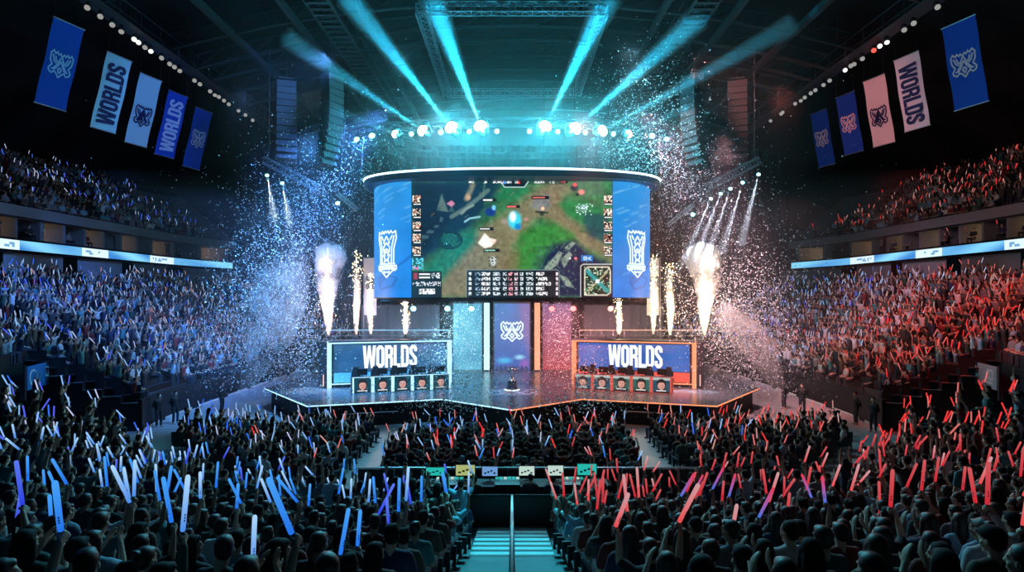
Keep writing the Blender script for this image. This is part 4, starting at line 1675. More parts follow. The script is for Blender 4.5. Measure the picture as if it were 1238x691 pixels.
# ---------------------------------------------------------------- catwalk spots along both long sides
for sg, lst in ((-1, [(107, 8), (122, 17), (136, 26), (147, 35), (163, 45), (168, 50), (176, 55), (182, 59), (196, 70), (206, 77), (211, 80), (217, 85), (236, 97), (242, 102), (254, 110), (260, 115), (265, 118), (271, 123), (277, 126), (288, 135), (297, 140), (306, 146)]),
                (1, [(1132, 4), (1104, 25), (1093, 33), (1072, 48), (1063, 53), (1056, 58), (1042, 68), (1033, 75), (1028, 79), (1021, 84), (1003, 96), (996, 100), (985, 110), (980, 112), (973, 117), (968, 120), (961, 125), (946, 136), (944, 138), (932, 146)])):
    side = 'blue' if sg < 0 else 'red'
    X = 22.0
    o = empty('lighting_catwalk', (sg * X, 45, 22.4))
    tag(o, 'long dark lighting catwalk above the banners on the %s-lit side' % side, 'catwalk')
    mb = MB()
    for dx in (-.5, .5):
        for dz in (0, 1.0):
            mb.tube((dx, -19, dz), (dx, 22, dz), .04, steel, 6)
    for k in range(21):
        for dx in (-.5, .5):
            mb.tube((dx, -19 + 2 * k, 0), (dx, -19 + 2 * k, 1.0), .03, steel, 5)
    for k in range(0, 21, 4):
        mb.tube((0, -19 + 2 * k, 1), (0, -19 + 2 * k, 3.6), .03, steel, 5)
    mb.build('railing_lattice', parent=o)
    mb = MB()
    mb.box((0, 1.5, .0), (1.0, 41, .05), steel)
    mb.build('walkway', parent=o)
    N = len(lst)
    for k, (px, py) in enumerate(lst):
        Y = X * F / abs(px - CX)
        zz = EYE + (CY - py) / F * Y
        bright = (px in (163, 168, 182, 1072, 1063, 1021))
        colr = (230, 70, 60) if px == 1056 else (225, 225, 220)
        lm = emat('catwalk_lens_%s' % ('red' if px == 1056 else 'hi' if bright else 'lo'), lin(*colr), 2.4 if px == 1056 else 1.6 if bright else .42)
        ax = -sg if k % 3 else -sg * .3
        moving_head((sg * X, Y, 22.0), (sg * X + ax * 2, Y - 8 + (k % 4) * 2, 17), '%s spotlight clamped under the catwalk, %s from the stage end, %s-lit side' % ('red-glowing' if px == 1056 else 'small bright' if bright else 'small pale', ordinal(N - k), side), .62, lm, 'catwalk spotlights', 'spotlight', 'catwalk_spotlight')

# ---------------------------------------------------------------- hanging banners
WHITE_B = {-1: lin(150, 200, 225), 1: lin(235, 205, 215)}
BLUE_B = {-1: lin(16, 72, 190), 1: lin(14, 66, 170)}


def banner(sg, px_, py_, kind, lab, h=4.75, w=1.75, X=24.6, lean=13):
    Y = X * F / abs(px_ - CX)
    zc = EYE + (CY - py_) / F * Y
    o = empty('hanging_banner', (sg * X, Y, zc + h / 2))
    tag(o, lab, 'banner')
    n = Vector((-sg, -.28, 0)).normalized()
    t = Vector((0, 0, 1)).cross(n)
    ln = Matrix.Rotation(radians(lean) * sg * 1, 3, n) if False else Matrix.Rotation(radians(lean) * (-1 if sg < 0 else 1), 3, Vector((0, -1, 0)))
    Rb = Matrix((t, Vector((0, 0, 1)), n)).transposed()
    top = Vector((0, 0, 0))
    # hang: top fixed, foot drawn outward
    up = (Vector((-sg * sin(radians(lean)), 0, cos(radians(lean))))).normalized()
    n2 = t.cross(up).normalized()
    Rb = Matrix((t, up, n2)).transposed()
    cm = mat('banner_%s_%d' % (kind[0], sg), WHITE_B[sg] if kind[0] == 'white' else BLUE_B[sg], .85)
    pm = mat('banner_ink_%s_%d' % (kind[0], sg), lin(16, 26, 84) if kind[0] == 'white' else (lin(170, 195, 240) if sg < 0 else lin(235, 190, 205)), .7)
    K = 14
    mb = MB()
    for face in (0, 1):
        for k in range(K):
            y0, y1 = -h * k / K, -h * (k + 1) / K
            g = lambda y: .03 * sin(y * 2.1) - .012 * face
            q = [Rb @ Vector((-w / 2, y0, g(y0))), Rb @ Vector((-w / 2, y1, g(y1))), Rb @ Vector((w / 2, y1, g(y1))), Rb @ Vector((w / 2, y0, g(y0)))]
            mb.quad(*(q if face == 0 else q[::-1]), cm)
    cl = mb.build('cloth', parent=o, smooth=True)
    mb = MB()
    if kind[1] == 'word':
        # letters run along the banner's height
        for q in word:
            if sg < 0:
                pts = [(-y, x) for x, y in q]
            else:
                pts = [(y, -x) for x, y in q]
            polys_to(mb, [[(a * w * .70, b * (h * .80) / WW) for a, b in pts]], Rb, Rb @ Vector((0, -h * .52, .045)), 1, 1, .01, pm)
    else:
        lines_to(mb, CREST, Rb, Rb @ Vector((0, -h * (.5 if kind[0] == 'blue' else .58), .045)), w * .36, h * .155, .085, .01, pm)
        if kind[0] == 'white':
            lines_to(mb, CREST[1:3], Rb, Rb @ Vector((0, -h * .58, .047)), w * .30, h * .13, .22, .01, pm)
    mb.build('print', parent=cl)
    for y in (0, -h):
        mb = MB()
        mb.tube(Rb @ Vector((-w / 2 - .05, y, 0)), Rb @ Vector((w / 2 + .05, y, 0)), .03, alu, 8)
        mb.build('batten', parent=o)
    for s in (-1, 1):
        mb = MB()
        p = Rb @ Vector((s * w * .45, 0, 0))
        mb.tube(p, p + Vector((0, 0, max(.5, 26 - (zc + h / 2)))), .012, steel, 5)
        mb.build('cord', parent=o)


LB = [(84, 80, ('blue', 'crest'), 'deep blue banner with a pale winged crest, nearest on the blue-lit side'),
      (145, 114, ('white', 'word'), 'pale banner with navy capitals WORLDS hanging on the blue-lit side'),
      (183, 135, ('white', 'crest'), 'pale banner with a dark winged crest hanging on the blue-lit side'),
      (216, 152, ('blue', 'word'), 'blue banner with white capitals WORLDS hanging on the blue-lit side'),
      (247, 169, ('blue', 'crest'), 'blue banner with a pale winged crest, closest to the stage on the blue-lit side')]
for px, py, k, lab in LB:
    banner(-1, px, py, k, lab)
RB = [(1158, 78, ('blue', 'crest'), 'deep blue banner with a pink-white crest, nearest on the red-lit side', 4.7, 1.9),
      (1095, 112, ('white', 'word'), 'pinkish white banner with navy capitals WORLDS on the red-lit side', 4.6, 1.75),
      (1056, 135, ('white', 'crest'), 'pinkish white banner with a dark crest on the red-lit side', 4.6, 1.75),
      (1021, 150, ('blue', 'crest'), 'blue banner with a pink-white crest beside the pinkish white banners', 4.4, 1.75),
      (989, 168, ('blue', 'crest'), 'dim blue banner with a crest, closest to the stage on the red-lit side', 4.4, 1.75)]
for px, py, k, lab, h, w in RB:
    banner(1, px, py, k, lab, h, w, lean=9)

# ---------------------------------------------------------------- pyrotechnics on top of the booths
spark_m = emat('spark', lin(255, 225, 180), 7.0)


def pyro(px, py0, py1, Y, wmax, smoky, lab, warm):
    base = at(px, py0, Y)
    base.z = SZ + 2.98
    H = (py0 - py1) / F * Y
    o = empty('flame_jet', base)
    tag(o, lab, 'pyrotechnic jet')
    mb = MB()
    mb.lathe([(.12, 0), (.12, .03), (.07, .05), (.05, .2), (.06, .24), (.04, .24)], (0, 0, 0), black, 12)
    mb.build('nozzle', parent=o)
    r = random.Random(int(px))

    def blob(prof, name, m, jit):
        mb = MB()
        n = 18
        rows = []
        for i, (rad, z) in enumerate(prof):
            t = z / prof[-1][1]
            cx = jit * .35 * sin(z * 1.3 + px) * t
            rows.append([(cx + rad * (1 + jit * .5 * t * sin(k * 1.9 + i * 1.7)) * cos(2 * pi * k / n), rad * (1 + jit * .5 * t * cos(k * 2.3 + i)) * sin(2 * pi * k / n), z) for k in range(n)])
        vs = [p for row in rows for p in row]
        fs = [(i * n + k, i * n + (k + 1) % n, (i + 1) * n + (k + 1) % n, (i + 1) * n + k) for i in range(len(rows) - 1) for k in range(n)]
        fs += [tuple(reversed(range(n))), tuple((len(rows) - 1) * n + k for k in range(n))]
        mb.add(vs, fs, m)
        return mb.build(name, parent=o)

    W = wmax
    hc = H * (.86 if smoky else .95)
    core_col = (1.0, .74, .50) if warm else (1.0, .72, .62)
    blob([(.06, .2), (.12 + W * .12, hc * .2), (.12 + W * .24, hc * .45), (.10 + W * .28, hc * .7), (.08 + W * .12, hc * .92), (.04, hc)], 'flame',
         vol_mat('flame_%d' % px, .4, (1, .9, .85), emit=core_col, estr=9.0 if warm else 6.5, noise=1.6, lo=.30, hi=.62, zfade=(hc * .25, hc * (.80 if smoky else 1.0))), .3)
    if smoky:
        blob([(.06, .22), (.14, H * .08), (W * .26, H * .2), (W * .42, H * .38), (W * .62, H * .55), (W * .80, H * .70), (W * .98, H * .84), (W * .80, H * .94), (W * .25, H)], 'smoke',
             vol_mat('smoke_%s' % warm, 2.2, (.96, .92, .92) if warm else (.95, .88, .92), noise=1.05, lo=.40, hi=.60), .55)
    else:
        blob([(.06, .22), (W * .45, H * .3), (W * .8, H * .65), (W * .5, H * .95), (W * .1, H)], 'smoke', vol_mat('thin_smoke', .5, (.9, .88, .88), noise=1.4, lo=.42, hi=.66), .5)
    mb = MB()
    for k in range(150 if smoky else 230):
        t = r.random() ** .8
        z = .3 + t * H * (1.05 if not smoky else .9)
        a = r.uniform(0, 2 * pi)
        rad = abs(r.gauss(0, 1)) * (.05 + W * .45 * t)
        p = Vector((rad * cos(a), rad * sin(a), z))
        s = r.uniform(.010, .026)
        d = Vector((cos(a) * .3, sin(a) * .3, 1)) * s * 2.2
        q = Vector((s, 0, 0))
        mb.add([p + d, p + q, p - q, p + Vector((0, s, 0)), p - d], [(0, 1, 3), (0, 3, 2), (4, 3, 1), (4, 2, 3), (0, 2, 1), (4, 1, 2)], spark_m)
    s = mb.build('spark', parent=o)
    s['kind'] = 'stuff'
    c = (1, .70, .46) if warm else (1, .66, .64)
    light('POINT', 'flame_light', base + Vector((0, -.55, H * .35)), (330 if smoky else 140) * (1.1 if warm else .9), c, soft=.3)
    if smoky:
        light('POINT', 'flame_light', base + Vector((0, -1.3, H * .75)), 160, c, soft=.4)


pyro(397, 408, 290, 39.2, 1.05, True, 'tall pale pink smoke and flame jet at the outer end of the blue booth roof', False)
pyro(431, 408, 312, 39.8, .45, False, 'tall spark-filled flame jet, second from the outer end of the blue booth roof', False)
pyro(448, 407, 338, 40.6, .36, False, 'white-hot flame jet beside the screen edge above the blue booth', False)
pyro(490, 407, 370, 40.6, .34, False, 'short orange flame jet nearest the screen centre on the blue booth', False)
pyro(748, 407, 364, 40.6, .34, False, 'short white flame jet nearest the screen centre on the amber booth', True)
pyro(790, 408, 316, 40.6, .42, False, 'tall white flame jet beside the screen edge above the amber booth', True)
pyro(810, 408, 326, 39.6, .52, False, 'bright flame jet, second from the outer end of the amber booth roof', True)
pyro(852, 408, 290, 39.2, 1.2, True, 'tallest cream smoke and flame jet at the outer end of the amber booth roof', True)

# ---------------------------------------------------------------- confetti
conf_w = mat('confetti_paper', (.86, .88, .90), .5)


def confetti(name, lab, spec, n, seed, size=(.03, .062)):
    """spec: list of (px, py, wx, wy, weight, Y0, Y1): drifts of flakes around a point of the hall"""
    g = np.random.default_rng(seed)
    wts = np.array([s[4] for s in spec], float)
    idx = g.choice(len(spec), n, p=wts / wts.sum())
    sp = np.array([s[:4] + s[5:7] for s in spec], float)[idx]
    Yc = sp[:, 4] + (sp[:, 5] - sp[:, 4]) * g.random(n)
    px = sp[:, 0] + sp[:, 2] * g.normal(size=n)
    py = sp[:, 1] + sp[:, 3] * g.normal(size=n)
    ym = (sp[:, 4] + sp[:, 5]) / 2
    X = (px - CX) / F * ym
    Z = EYE - (py - CY) / F * ym
    keep = Z > 1.45
    X, Yc, Z = X[keep], Yc[keep], Z[keep]
    n = len(X)
    P = np.stack([X, Yc, Z], 1)
    A = g.normal(size=(n, 3))
    A /= np.linalg.norm(A, axis=1, keepdims=True)
    B = np.cross(A, g.normal(size=(n, 3)))
    B /= np.linalg.norm(B, axis=1, keepdims=True)
    Nn = np.cross(A, B)
    s = g.uniform(size[0], size[1], (n, 1))
    w = s * .6
    V = np.stack([P - A * s - B * w, P - A * s + B * w, P + Nn * s * .25 - B * w, P + Nn * s * .25 + B * w, P + A * s - B * w, P + A * s + B * w], 1).reshape(-1, 3)
    b = (np.arange(n) * 6)[:, None]
    Fq = np.concatenate([b + np.array([[0, 1, 3, 2]]), b + np.array([[2, 3, 5, 4]])], 1).reshape(-1, 4).astype(np.int32)
    me = bpy.data.meshes.new(name)
    me.vertices.add(len(V))
    me.vertices.foreach_set('co', V.astype(np.float32).ravel())
    me.loops.add(Fq.size)
    me.loops.foreach_set('vertex_index', Fq.ravel())
    me.polygons.add(len(Fq))
    me.polygons.foreach_set('loop_start', np.arange(0, Fq.size, 4, dtype=np.int32))
    me.update(calc_edges=True)
    me.materials.append(conf_w)
    o = bpy.data.objects.new(name, me)
    COL.objects.link(o)
    tag(o, lab, 'confetti', kind='stuff')


confetti('confetti_burst', 'dense blue-lit cloud of white confetti falling beside the blue booth',
         [(345, 455, 34, 34, 2.2, 32, 41), (330, 400, 32, 34, 2.6, 33, 42), (335, 345, 34, 30, 2.0, 34, 43), (355, 290, 38, 34, 1.7, 35, 44), (385, 235, 38, 30, 1.3, 36, 44), (430, 190, 36, 28, .5, 36, 44), (360, 330, 80, 90, .7, 32, 46)], 15000, 21, (.020, .044))
confetti('confetti_burst', 'dense pink-lit cloud of white confetti falling beside the amber booth',
         [(905, 440, 26, 36, 2.6, 32, 41), (880, 390, 34, 30, 2.2, 33, 42), (890, 345, 42, 30, 1.6, 34, 43), (850, 275, 40, 34, 1.2, 35, 44), (815, 225, 34, 30, 1.5, 36, 44), (870, 330, 80, 90, .8, 32, 46)], 14000, 22, (.020, .044))
confetti('confetti_burst', 'cyan-lit confetti drifting high above the red-side end of the canopy',
         [(790, 160, 34, 28, 2.0, 35, 43), (770, 110, 36, 30, .8, 35, 43), (780, 190, 30, 16, 1.0, 35, 42)], 2600, 23, (.022, .046))
confetti('confetti_burst', 'blue-white confetti drizzling between the blue booth and centre screen',
         [(560, 410, 17, 30, 1.6, 40, 47), (520, 440, 18, 22, .8, 37.5, 40), (560, 465, 30, 14, .8, 34, 40)], 3600, 24, (.020, .042))
confetti('confetti_burst', 'rose confetti drizzling between the centre screen and amber booth',
         [(676, 410, 15, 32, 1.8, 40, 47), (700, 455, 20, 20, 1.1, 35, 39), (660, 470, 30, 12, .6, 34, 40)], 3600, 25, (.020, .042))
confetti('confetti_burst', 'confetti flurry falling in front of the zigzag stage edge',
         [(540, 478, 32, 12, 1, 28, 31), (700, 480, 34, 12, 1, 28, 31), (480, 480, 60, 10, .3, 28, 31)], 1900, 26, (.02, .045))

# drifting smoke on both flanks
def plume(name, pts, m, lab):
    mb = MB()
    n = 16
    rows = []
    for i, (p, r) in enumerate(pts):
        rows.append([Vector(p) + Vector((r * cos(2 * pi * k / n) * (1 + .2 * sin(k * 2.1 + i)), r * .8 * sin(2 * pi * k / n), .25 * r * sin(k * 1.3 + i))) for k in range(n)])
    vs = [q for row in rows for q in row]
    fs = [(i * n + k, i * n + (k + 1) % n, (i + 1) * n + (k + 1) % n, (i + 1) * n + k) for i in range(len(rows) - 1) for k in range(n)]
    fs += [tuple(reversed(range(n))), tuple((len(rows) - 1) * n + k for k in range(n))]
    mb.add(vs, fs, m)
    o = mb.build(name)
    tag(o, lab, 'smoke', kind='stuff')


plume('smoke_plume', [(at(946, 488, 35), .12), (at(934, 455, 35.3), .55), (at(915, 420, 35.6), 1.0), (at(895, 395, 36), 1.3), (at(878, 372, 36.4), .9), (at(872, 362, 36.6), .2)], vol_mat('plume_r', .55, (.95, .9, .9), noise=.8, lo=.36, hi=.62), 'slanting pink smoke plume rising beside the amber booth')
plume('smoke_plume', [(at(285, 486, 35), .12), (at(310, 450, 35.3), .7), (at(325, 410, 35.6), 1.4), (at(335, 370, 36), 1.7), (at(345, 330, 36.4), 1.5), (at(360, 290, 36.6), .4)], vol_mat('plume_l', .28, (.9, .95, 1), noise=.7, lo=.36, hi=.62), 'broad pale blue smoke plume among the confetti beside the blue booth')
# ================================================================= PEOPLE
def V3(*a):
    return Vector(a)


class Blob:
    """overlapping closed solids, later fused into one skin"""
    def __init__(self):
        self.bm = bmesh.new()

    def cap(self, p0, r0, p1, r1, n=10):
        p0, p1 = Vector(p0), Vector(p1)
        d = p1 - p0
        if d.length < 1e-5:
            d = Vector((0, 0, 1e-3))
        d.normalize()
        a = d.orthogonal().normalized()
        b = d.cross(a)
        rows = []
        for (p, r, s) in ((p0, r0, -1), (p1, r1, 1)):
            for t in ((.92, .55, 0) if s < 0 else (0, .55, .92)):
                ang = t * pi / 2
                c = p + d * (s * r * sin(ang))
                rr = max(r * cos(ang), 1e-4)
                rows.append([self.bm.verts.new(c + (a * cos(2 * pi * k / n) + b * sin(2 * pi * k / n)) * rr) for k in range(n)])
        for i in range(len(rows) - 1):
            for k in range(n):
                self.bm.faces.new((rows[i][k], rows[i][(k + 1) % n], rows[i + 1][(k + 1) % n], rows[i + 1][k]))
        self.bm.faces.new(tuple(reversed(rows[0])))
        self.bm.faces.new(tuple(rows[-1]))

    def chain(self, pts, n=10):
        for (p, r), (q, s) in zip(pts, pts[1:]):
            self.cap(p, r, q, s, n)

    def ball(self, c, rx, ry, rz, M=None, n=14):
        M = M or Matrix.Identity(3)
        c = Vector(c)
        rows = []
        for i in range(1, n // 2 + 1):
            t = pi * i / (n // 2 + 1)
            rows.append([self.bm.verts.new(c + M @ Vector((rx * sin(t) * cos(2 * pi * k / n), ry * sin(t) * sin(2 * pi * k / n), rz * cos(t)))) for k in range(n)])
        for i in range(len(rows) - 1):
            for k in range(n):
                self.bm.faces.new((rows[i][k], rows[i + 1][k], rows[i + 1][(k + 1) % n], rows[i][(k + 1) % n]))
        self.bm.faces.new(rows[0])
        self.bm.faces.new(tuple(reversed(rows[-1])))

    def fuse(self, name, voxel, faces, smooth=2, mats=()):
        me = bpy.data.meshes.new(name + '_raw')
        self.bm.to_mesh(me)
        self.bm.free()
        o = bpy.data.objects.new(name + '_raw', me)
        COL.objects.link(o)
        m = o.modifiers.new('r', 'REMESH')
        m.mode = 'VOXEL'
        m.voxel_size = voxel
        m.use_smooth_shade = True
        if smooth:
            s = o.modifiers.new('s', 'SMOOTH')
            s.factor = .5
            s.iterations = smooth
        dg = bpy.context.evaluated_depsgraph_get()
        ev = o.evaluated_get(dg)
        nf = len(ev.data.polygons)
        d = o.modifiers.new('d', 'DECIMATE')
        d.ratio = min(1.0, faces / max(nf * 2, 1))
        dg = bpy.context.evaluated_depsgraph_get()
        out = bpy.data.meshes.new_from_object(o.evaluated_get(dg))
        out.name = name
        out.materials.clear()
        for q in mats:
            out.materials.append(q)
        out.polygons.foreach_set('use_smooth', [True] * len(out.polygons))
        out.polygons.foreach_set('material_index', [0] * len(out.polygons))
        bpy.data.objects.remove(o)
        bpy.data.meshes.remove(me)
        return out


def hand(B, wrist, u, s, grip, right):
    """palm, four bent fingers and a thumb. u: wrist to knuckles, s: across the palm (along a held stick)"""
    u = u.normalized()
    s = (s - u * s.dot(u)).normalized()
    n = s.cross(u).normalized()
    if not right:
        pass
    p0 = wrist
    for k in range(4):
        o = s * ((k - 1.5) * .0205)
        L = (.082, .088, .085, .078)[k]
        kn = p0 + u * L + o
        B.cap(p0 + u * .012 + o * .55, .0165, kn, .0125, 8)
        f = (.040, .045, .042, .034)[k]
        if grip:
            a = kn + n * f * .85 + u * f * .35
            b = a + n * f * .35 - u * f * .75
            c = b - u * f * .5 - n * f * .25
        else:
            a = kn + u * f * .95 + n * f * .2
            b = a + u * f * .6 + n * f * .35
            c = b + u * f * .4 + n * f * .35
        B.chain([(kn, .0118), (a, .0108), (b, .0100), (c, .0090)], 8)
    t0 = p0 + u * .028 + s * .026
    if grip:
        t1 = t0 + s * .022 + n * .030 + u * .02
        t2 = t1 + n * .022 + u * .026 - s * .008
    else:
        t1 = t0 + s * .034 + u * .026 + n * .008
        t2 = t1 + s * .014 + u * .030
    B.chain([(p0 + u * .012 + s * .012, .017), (t0, .016), (t1, .0125), (t2, .0105)], 8)
    return p0 + u * .062 + n * .034, s        # where a stick sits in the fist


def pose_points(kind):
    """joints of one pose; person faces +Y, floor z = 0"""
    st = kind.startswith('stand')
    hz = .92 if st else .50
    J = {}
    lean = {'seat_lap': -.02, 'seat_fwd': .10, 'seat_phone': .02}.get(kind, .03)
    J['pel'] = V3(0, 0, hz)
    J['wai'] = V3(0, -.02 + lean * .4, hz + .18)
    J['che'] = V3(0, -.03 + lean, hz + .38)
    J['nec'] = V3(0, -.035 + lean * 1.3, hz + .525)
    J['hed'] = V3(0, .0 + lean * 1.5, hz + .70)
    sh = hz + .475
    for s, k in ((1, 'R'), (-1, 'L')):
        J['sh' + k] = V3(s * .175, -.03 + lean * 1.2, sh)
        J['hip' + k] = V3(s * .095, 0, hz - .02)
        if st:
            J['kne' + k] = V3(s * .11, .03, .50)
            J['ank' + k] = V3(s * .12, -.01, .085)
        else:
            J['kne' + k] = V3(s * .14, .42, .50)
            J['ank' + k] = V3(s * .13, .40, .085)
        J['elb' + k] = V3(s * .25, .0, sh - .27)
        J['wri' + k] = V3(s * .13, .22, sh - .36) if not st else V3(s * .27, .06, sh - .53)
        J['u' + k] = V3(-s * .5, .8, -.15) if not st else V3(0, .1, -1)
        J['s' + k] = V3(s * .2, .2, 1) if not st else V3(0, 1, 0)
        J['grip' + k] = False
    z = sh

    def arm(k, e, w, u, s, grip=True):
        J['elb' + k], J['wri' + k], J['u' + k], J['s' + k], J['grip' + k] = V3(*e), V3(*w), V3(*u), V3(*s), grip

    if kind in ('seat_right', 'stand_right'):
        arm('R', (.29, .12, z + .06), (.27, .20, z + .32), (-.1, .75, .55), (.05, -.45, 1))
    elif kind == 'seat_left':
        arm('L', (-.30, .08, z + .10), (-.25, .12, z + .36), (.1, .75, .55), (-.28, -.35, 1))
    elif kind in ('seat_both', 'stand_both'):
        arm('R', (.31, .08, z + .12), (.34, .12, z + .38), (.1, .75, .5), (.42, -.2, 1))
        arm('L', (-.31, .10, z + .09), (-.30, .16, z + .35), (-.1, .75, .5), (-.18, -.3, 1))
    elif kind == 'seat_out':
        arm('R', (.36, .06, z - .04), (.44, .16, z + .18), (.2, .8, .4), (.62, -.1, 1))
    elif kind == 'seat_cross':
        arm('R', (.27, .14, z + .04), (.13, .24, z + .26), (-.2, .8, .4), (-.58, -.2, 1))
    elif kind == 'seat_fwd':
        arm('R', (.25, .16, z - .20), (.17, .34, z - .06), (-.2, .85, .3), (.12, .15, 1))
    elif kind == 'seat_phone':
        arm('R', (.22, .20, z - .12), (.09, .34, z + .10), (-.3, .3, .9), (0, 1, .1), False)
        arm('L', (-.22, .20, z - .12), (-.09, .34, z + .10), (.3, .3, .9), (0, 1, .1), False)
    elif kind == 'stand_cheer':
        arm('R', (.30, .02, z + .20), (.26, .06, z + .46), (-.1, .1, 1), (1, 0, 0), False)
        arm('L', (-.30, .02, z + .20), (-.26, .06, z + .46), (.1, .1, 1), (1, 0, 0), False)
    elif kind == 'stand_guard':
        arm('R', (.24, -.10, z - .26), (.06, -.20, z - .42), (-1, -.05, -.25), (0, 0, 1), False)
        arm('L', (-.24, -.10, z - .26), (-.06, -.22, z - .44), (1, -.05, -.25), (0, 0, 1), False)
    return J


def make_person(kind, yaw=0.0, hair='short', female=False, fine=True):
    """meshes of one figure: body, shirt, trousers, hair; plus the grips"""
    J = pose_points(kind)
    k = .93 if female else 1.0
    B = Blob()
    grips = []
    H = J['hed']
    M = Matrix.Rotation(yaw, 3, 'Z')
    hd = lambda x, y, z: H + M @ V3(x, y, z)
    # head
    B.ball(hd(0, -.008, .035), .077, .096, .088, M)
    B.ball(hd(0, .022, -.03), .062, .072, .085, M)
    B.cap(hd(0, .06, -.105), .026, hd(0, .03, -.10), .04)                      # chin and jaw
    B.chain([(hd(0, .088, .018), .011), (hd(0, .108, -.022), .0145), (hd(0, .094, -.034), .012)], 8)   # nose
    for s in (-1, 1):
        B.ball(hd(s * .078, -.006, -.012), .011, .020, .032, M, 10)              # ear
        B.ball(hd(s * .032, .074, .006), .013, .012, .011, M, 8)                 # eye
        B.cap(hd(s * .016, .088, .026), .008, hd(s * .05, .074, .028), .008, 6)   # brow
        B.ball(hd(s * .042, .062, -.035), .022, .02, .022, M, 8)                 # cheek
    B.cap(hd(-.02, .086, -.062), .009, hd(.02, .086, -.062), .009, 8)           # lips
    B.cap(hd(-.015, .084, -.074), .009, hd(.015, .084, -.074), .009, 8)
    B.chain([(J['nec'] - V3(0, 0, .03), .062), (J['nec'] + V3(0, .005, .05), .056), (H + M @ V3(0, -.01, -.06), .058)])
    # trunk
    B.chain([(J['pel'] + V3(0, 0, .0), .125), (J['wai'], .118 * k), (J['che'], .135 * k)])
    for s, q in ((1, 'R'), (-1, 'L')):
        B.cap(J['pel'] + V3(s * .06, -.01, .0), .115, J['wai'] + V3(s * .05, 0, 0), .10 * k)
        B.cap(J['wai'] + V3(s * .05, 0, 0), .10 * k, J['che'] + V3(s * .075 * k, 0, 0), .115 * k)
        B.cap(J['che'] + V3(s * .05, 0, .04), .10 * k, J['sh' + q] + V3(-s * .03, 0, -.02), .07)
        B.cap(J['nec'] + V3(s * .02, 0, .0), .052, J['sh' + q] + V3(-s * .02, 0, .01), .052)     # trapezius
        B.chain([(J['sh' + q], .058), ((J['sh' + q] + J['elb' + q]) / 2, .050), (J['elb' + q], .040)])
        B.chain([(J['elb' + q], .040), (J['elb' + q].lerp(J['wri' + q], .35), .041), (J['wri' + q], .027)])
        c, a = hand(B, J['wri' + q], J['u' + q], J['s' + q], J['grip' + q], s > 0)
        if J['grip' + q]:
            grips.append((c, a))
        B.chain([(J['hip' + q], .090), (J['hip' + q].lerp(J['kne' + q], .5), .078), (J['kne' + q], .058)])
        B.chain([(J['kne' + q], .058), (J['kne' + q].lerp(J['ank' + q], .35), .056), (J['ank' + q], .040)])
        B.chain([(J['ank' + q] + V3(0, -.03, -.03), .042), (J['ank' + q] + V3(0, .06, -.045), .038), (J['ank' + q] + V3(s * .01, .15, -.055), .030)])
    body = B.fuse('person', .0072, 5200 if fine else 2600, 2)
    # shirt with sleeves
    B = Blob()
    e = .016
    B.chain([(J['pel'] + V3(0, 0, .02), .130 + e), (J['wai'], .118 * k + e), (J['che'], .135 * k + e)])
    for s, q in ((1, 'R'), (-1, 'L')):
        B.cap(J['pel'] + V3(s * .06, -.01, .02), .118 + e, J['wai'] + V3(s * .05, 0, 0), .10 * k + e)
        B.cap(J['wai'] + V3(s * .05, 0, 0), .10 * k + e, J['che'] + V3(s * .075 * k, 0, 0), .115 * k + e)
        B.cap(J['che'] + V3(s * .05, 0, .04), .10 * k + e, J['sh' + q] + V3(-s * .03, 0, -.02), .07 + e)
        B.cap(J['nec'] + V3(s * .03, 0, -.012), .048 + e, J['sh' + q] + V3(-s * .02, 0, .0), .056 + e)
        m = J['sh' + q].lerp(J['elb' + q], .72)
        B.chain([(J['sh' + q], .060 + e), (m, .052 + e)])
        if hair in ('cap', 'bun') or kind == 'stand_guard':                        # long sleeves
            B.chain([(m, .052 + e), (J['elb' + q], .044 + e * .8), (J['wri' + q].lerp(J['elb' + q], .12), .032 + e * .6)])
    if hair == 'hood':
        B.ball(J['nec'] + V3(0, -.055, .02), .11, .07, .055)
    shirt = B.fuse('shirt', .012, 1500 if fine else 700, 4)
    B = Blob()
    for s, q in ((1, 'R'), (-1, 'L')):
        B.cap(J['pel'] + V3(s * .05, -.005, -.01), .125, J['hip' + q], .105)
        B.chain([(J['hip' + q], .102), (J['hip' + q].lerp(J['kne' + q], .5), .090), (J['kne' + q], .070)])
        B.chain([(J['kne' + q], .070), (J['kne' + q].lerp(J['ank' + q], .9), .056)])
    trou = B.fuse('trousers', .014, 800, 3)
    # hair
    B = Blob()
    B.ball(hd(0, -.022, .046), .086, .099, .090, M, 16)
    B.ball(hd(0, -.048, .0), .078, .066, .08, M, 14)
    if hair == 'short':
        B.ball(hd(0, .045, .085), .06, .045, .035, M, 10)
    elif hair == 'crop':
        B.ball(hd(0, .03, .09), .05, .04, .025, M, 10)
        B.ball(hd(.03, -.02, .115), .04, .05, .02, M, 10)
    elif hair == 'long':
        B.chain([(hd(0, -.06, .0), .080), (hd(0, -.075, -.12), .085), (hd(0, -.085, -.26), .07)])
        for s in (-1, 1):
            B.chain([(hd(s * .055, -.01, .03), .045), (hd(s * .075, -.03, -.10), .04), (hd(s * .08, -.04, -.2), .035)])
        B.ball(hd(0, .045, .08), .062, .045, .035, M, 10)
    elif hair == 'bun':
        B.ball(hd(0, -.12, .09), .048, .045, .045, M, 12)
        B.ball(hd(0, .045, .08), .06, .045, .03, M, 10)
    elif hair == 'tail':
        B.chain([(hd(0, -.10, .06), .030), (hd(0, -.15, -.03), .034), (hd(0, -.14, -.16), .018)])
        B.ball(hd(0, .045, .08), .06, .045, .03, M, 10)
    elif hair == 'cap':
        B.ball(hd(0, .0, .062), .092, .108, .076, M, 16)
        B.chain([(hd(-.05, .10, .062), .008), (hd(0, .155, .055), .009), (hd(.05, .10, .062), .008)], 8)
